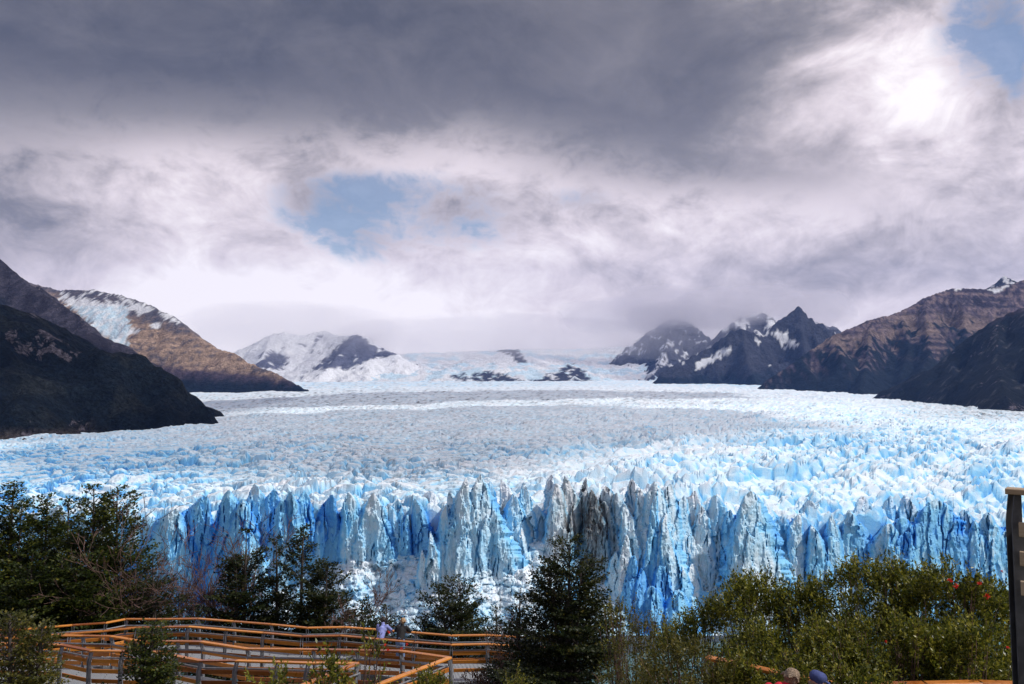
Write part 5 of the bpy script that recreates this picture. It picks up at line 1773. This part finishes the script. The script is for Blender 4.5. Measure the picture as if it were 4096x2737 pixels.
def build_mist(MIST, dens):
    m = bpy.data.materials.new("mist_air")
    m.use_nodes = True
    k = NT(m.node_tree)
    out = k.n('ShaderNodeOutputMaterial')
    v = k.n('ShaderNodeVolumePrincipled')
    v.inputs['Color'].default_value = (0.97, 0.96, 1.0, 1)
    v.inputs['Density'].default_value = dens
    v.inputs['Anisotropy'].default_value = 0.78
    k.put(out.inputs['Volume'], v.outputs[0])
    for i, (px, py, d, rx, ry, rz) in enumerate(MIST):
        c = at(px, py, d)
        th = np.linspace(0, 2 * math.pi, 33)[:-1]
        ph = np.linspace(0.02, math.pi - 0.02, 18)
        T, Q = np.meshgrid(th, ph)
        w = 1 + 0.35 * fbm(np.cos(T) * np.sin(Q) * 1.3 + i * 4, np.sin(T) * np.sin(Q) * 1.3 + np.cos(Q) * 1.4 + i, 3, 800 + i)
        V = np.stack([np.cos(T) * np.sin(Q) * rx * w, np.sin(T) * np.sin(Q) * ry * w, np.cos(Q) * rz * w], -1).reshape(-1, 3)
        n, mm = len(th), len(ph)
        j = np.arange(n)
        F = np.vstack([np.stack([a * n + j, a * n + (j + 1) % n, (a + 1) * n + (j + 1) % n, (a + 1) * n + j], 1) for a in range(mm - 1)])
        me = bpy.data.meshes.new("mist")
        me.from_pydata(V.tolist(), [], F[:, ::-1].tolist() + [list(range(n)), [(mm - 1) * n + q for q in range(n)][::-1]])
        me.materials.append(m)
        link("mist", me, loc=tuple(c), kind="stuff", label="pale mist bank drifting over the far peaks")


MIST = [(2650, 1225, 11900, 750, 500, 320), (2480, 1262, 12300, 950, 500, 280), (2860, 1238, 11000, 700, 450, 290), (3040, 1215, 10600, 650, 400, 260),
        (3260, 1235, 10700, 600, 400, 250), (2800, 1290, 12300, 1300, 500, 260)]
build_mist(MIST, 0.0011)
build_mist([(1150, 1325, 11300, 1700, 600, 430), (2050, 1362, 11900, 2600, 800, 400), (2700, 1330, 11000, 1300, 500, 420)], 0.00045)


# ------------------------------------------------------------------ clouds between the sun and the shaded ground
def build_clouds():
    m, k, p = mat("cloud_white")
    p.inputs['Base Color'].default_value = (0.9, 0.9, 0.92, 1)
    p.inputs['Roughness'].default_value = 1.0
    p.inputs['Specular IOR Level'].default_value = 0.0
    tr = k.n('ShaderNodeBsdfTranslucent')
    tr.inputs[0].default_value = (0.9, 0.9, 0.92, 1)
    mx = k.n('ShaderNodeMixShader')
    mx.inputs[0].default_value = 0.45
    k.put(mx.inputs[1], p.outputs[0])
    k.put(mx.inputs[2], tr.outputs[0])
    out = [n_ for n_ in k.t.nodes if n_.type == 'OUTPUT_MATERIAL'][0]
    k.put(out.inputs[0], mx.outputs[0])
    tp = k.n('ShaderNodeBsdfTransparent')
    m2 = k.n('ShaderNodeMixShader')
    m2.inputs[0].default_value = 0.64
    k.put(m2.inputs[1], mx.outputs[0])
    k.put(m2.inputs[2], tp.outputs[0])
    k.put(out.inputs[0], m2.outputs[0])
    zc = 3350.0
    sh = (zc - 120) / math.tan(SUN_EL)
    for i, (gx, gy, rx, ry, lb) in enumerate(CLOUDS):
        cx, cy = gx + sh * math.sin(SUN_AZ), gy + sh * math.cos(SUN_AZ)
        th = np.linspace(0, 2 * math.pi, 91)[:-1]
        rr = np.linspace(0.0, 1.0, 20)[1:]
        T, Q = np.meshgrid(th, rr)
        wob = 1 + 0.30 * fbm(np.cos(T) * 1.7 + i * 5, np.sin(T) * 1.7 + i * 3, 4, 700 + i)
        X, Y = np.cos(T) * Q * rx * wob, np.sin(T) * Q * ry * wob
        hgt = np.sqrt(np.clip(1 - Q ** 2, 0, 1))
        up = hgt * (260 + 190 * fbm((X + gx) / 420, Y / 420, 4, 710 + i))
        dn = -hgt * (40 + 45 * fbm((X + gx) / 300, Y / 300, 4, 720 + i))
        nr, nc = T.shape
        V = np.vstack([np.stack([X, Y, up], -1).reshape(-1, 3), np.stack([X, Y, dn - 0.5], -1).reshape(-1, 3), [[0, 0, 270], [0, 0, -45]]])
        j = np.arange(nc)
        j2 = (j + 1) % nc
        F = []
        for base in (0, nr * nc):
            for a in range(nr - 1):
                q = np.stack([base + a * nc + j, base + a * nc + j2, base + (a + 1) * nc + j2, base + (a + 1) * nc + j], 1)
                F.append(q)
            c = np.full(nc, 2 * nr * nc + (1 if base else 0))
        e = (nr - 1) * nc
        F.append(np.stack([e + j, e + j2, nr * nc + e + j2, nr * nc + e + j], 1))
        F = np.vstack(F)
        link("cloud", mesh_np("cloud", V, F, True, mats=[m]), loc=(cx, cy, zc), kind="stuff", label=lb)


CLOUDS = [(-1850, 2900, 1050, 1900, "thin grey cloud shading the forested left slope"),
          (-150, 4250, 1500, 1150, "thin grey cloud shading the upper glacier"),
          (-150, 1650, 700, 950, "thin grey cloud shading the middle of the glacier")]
build_clouds()
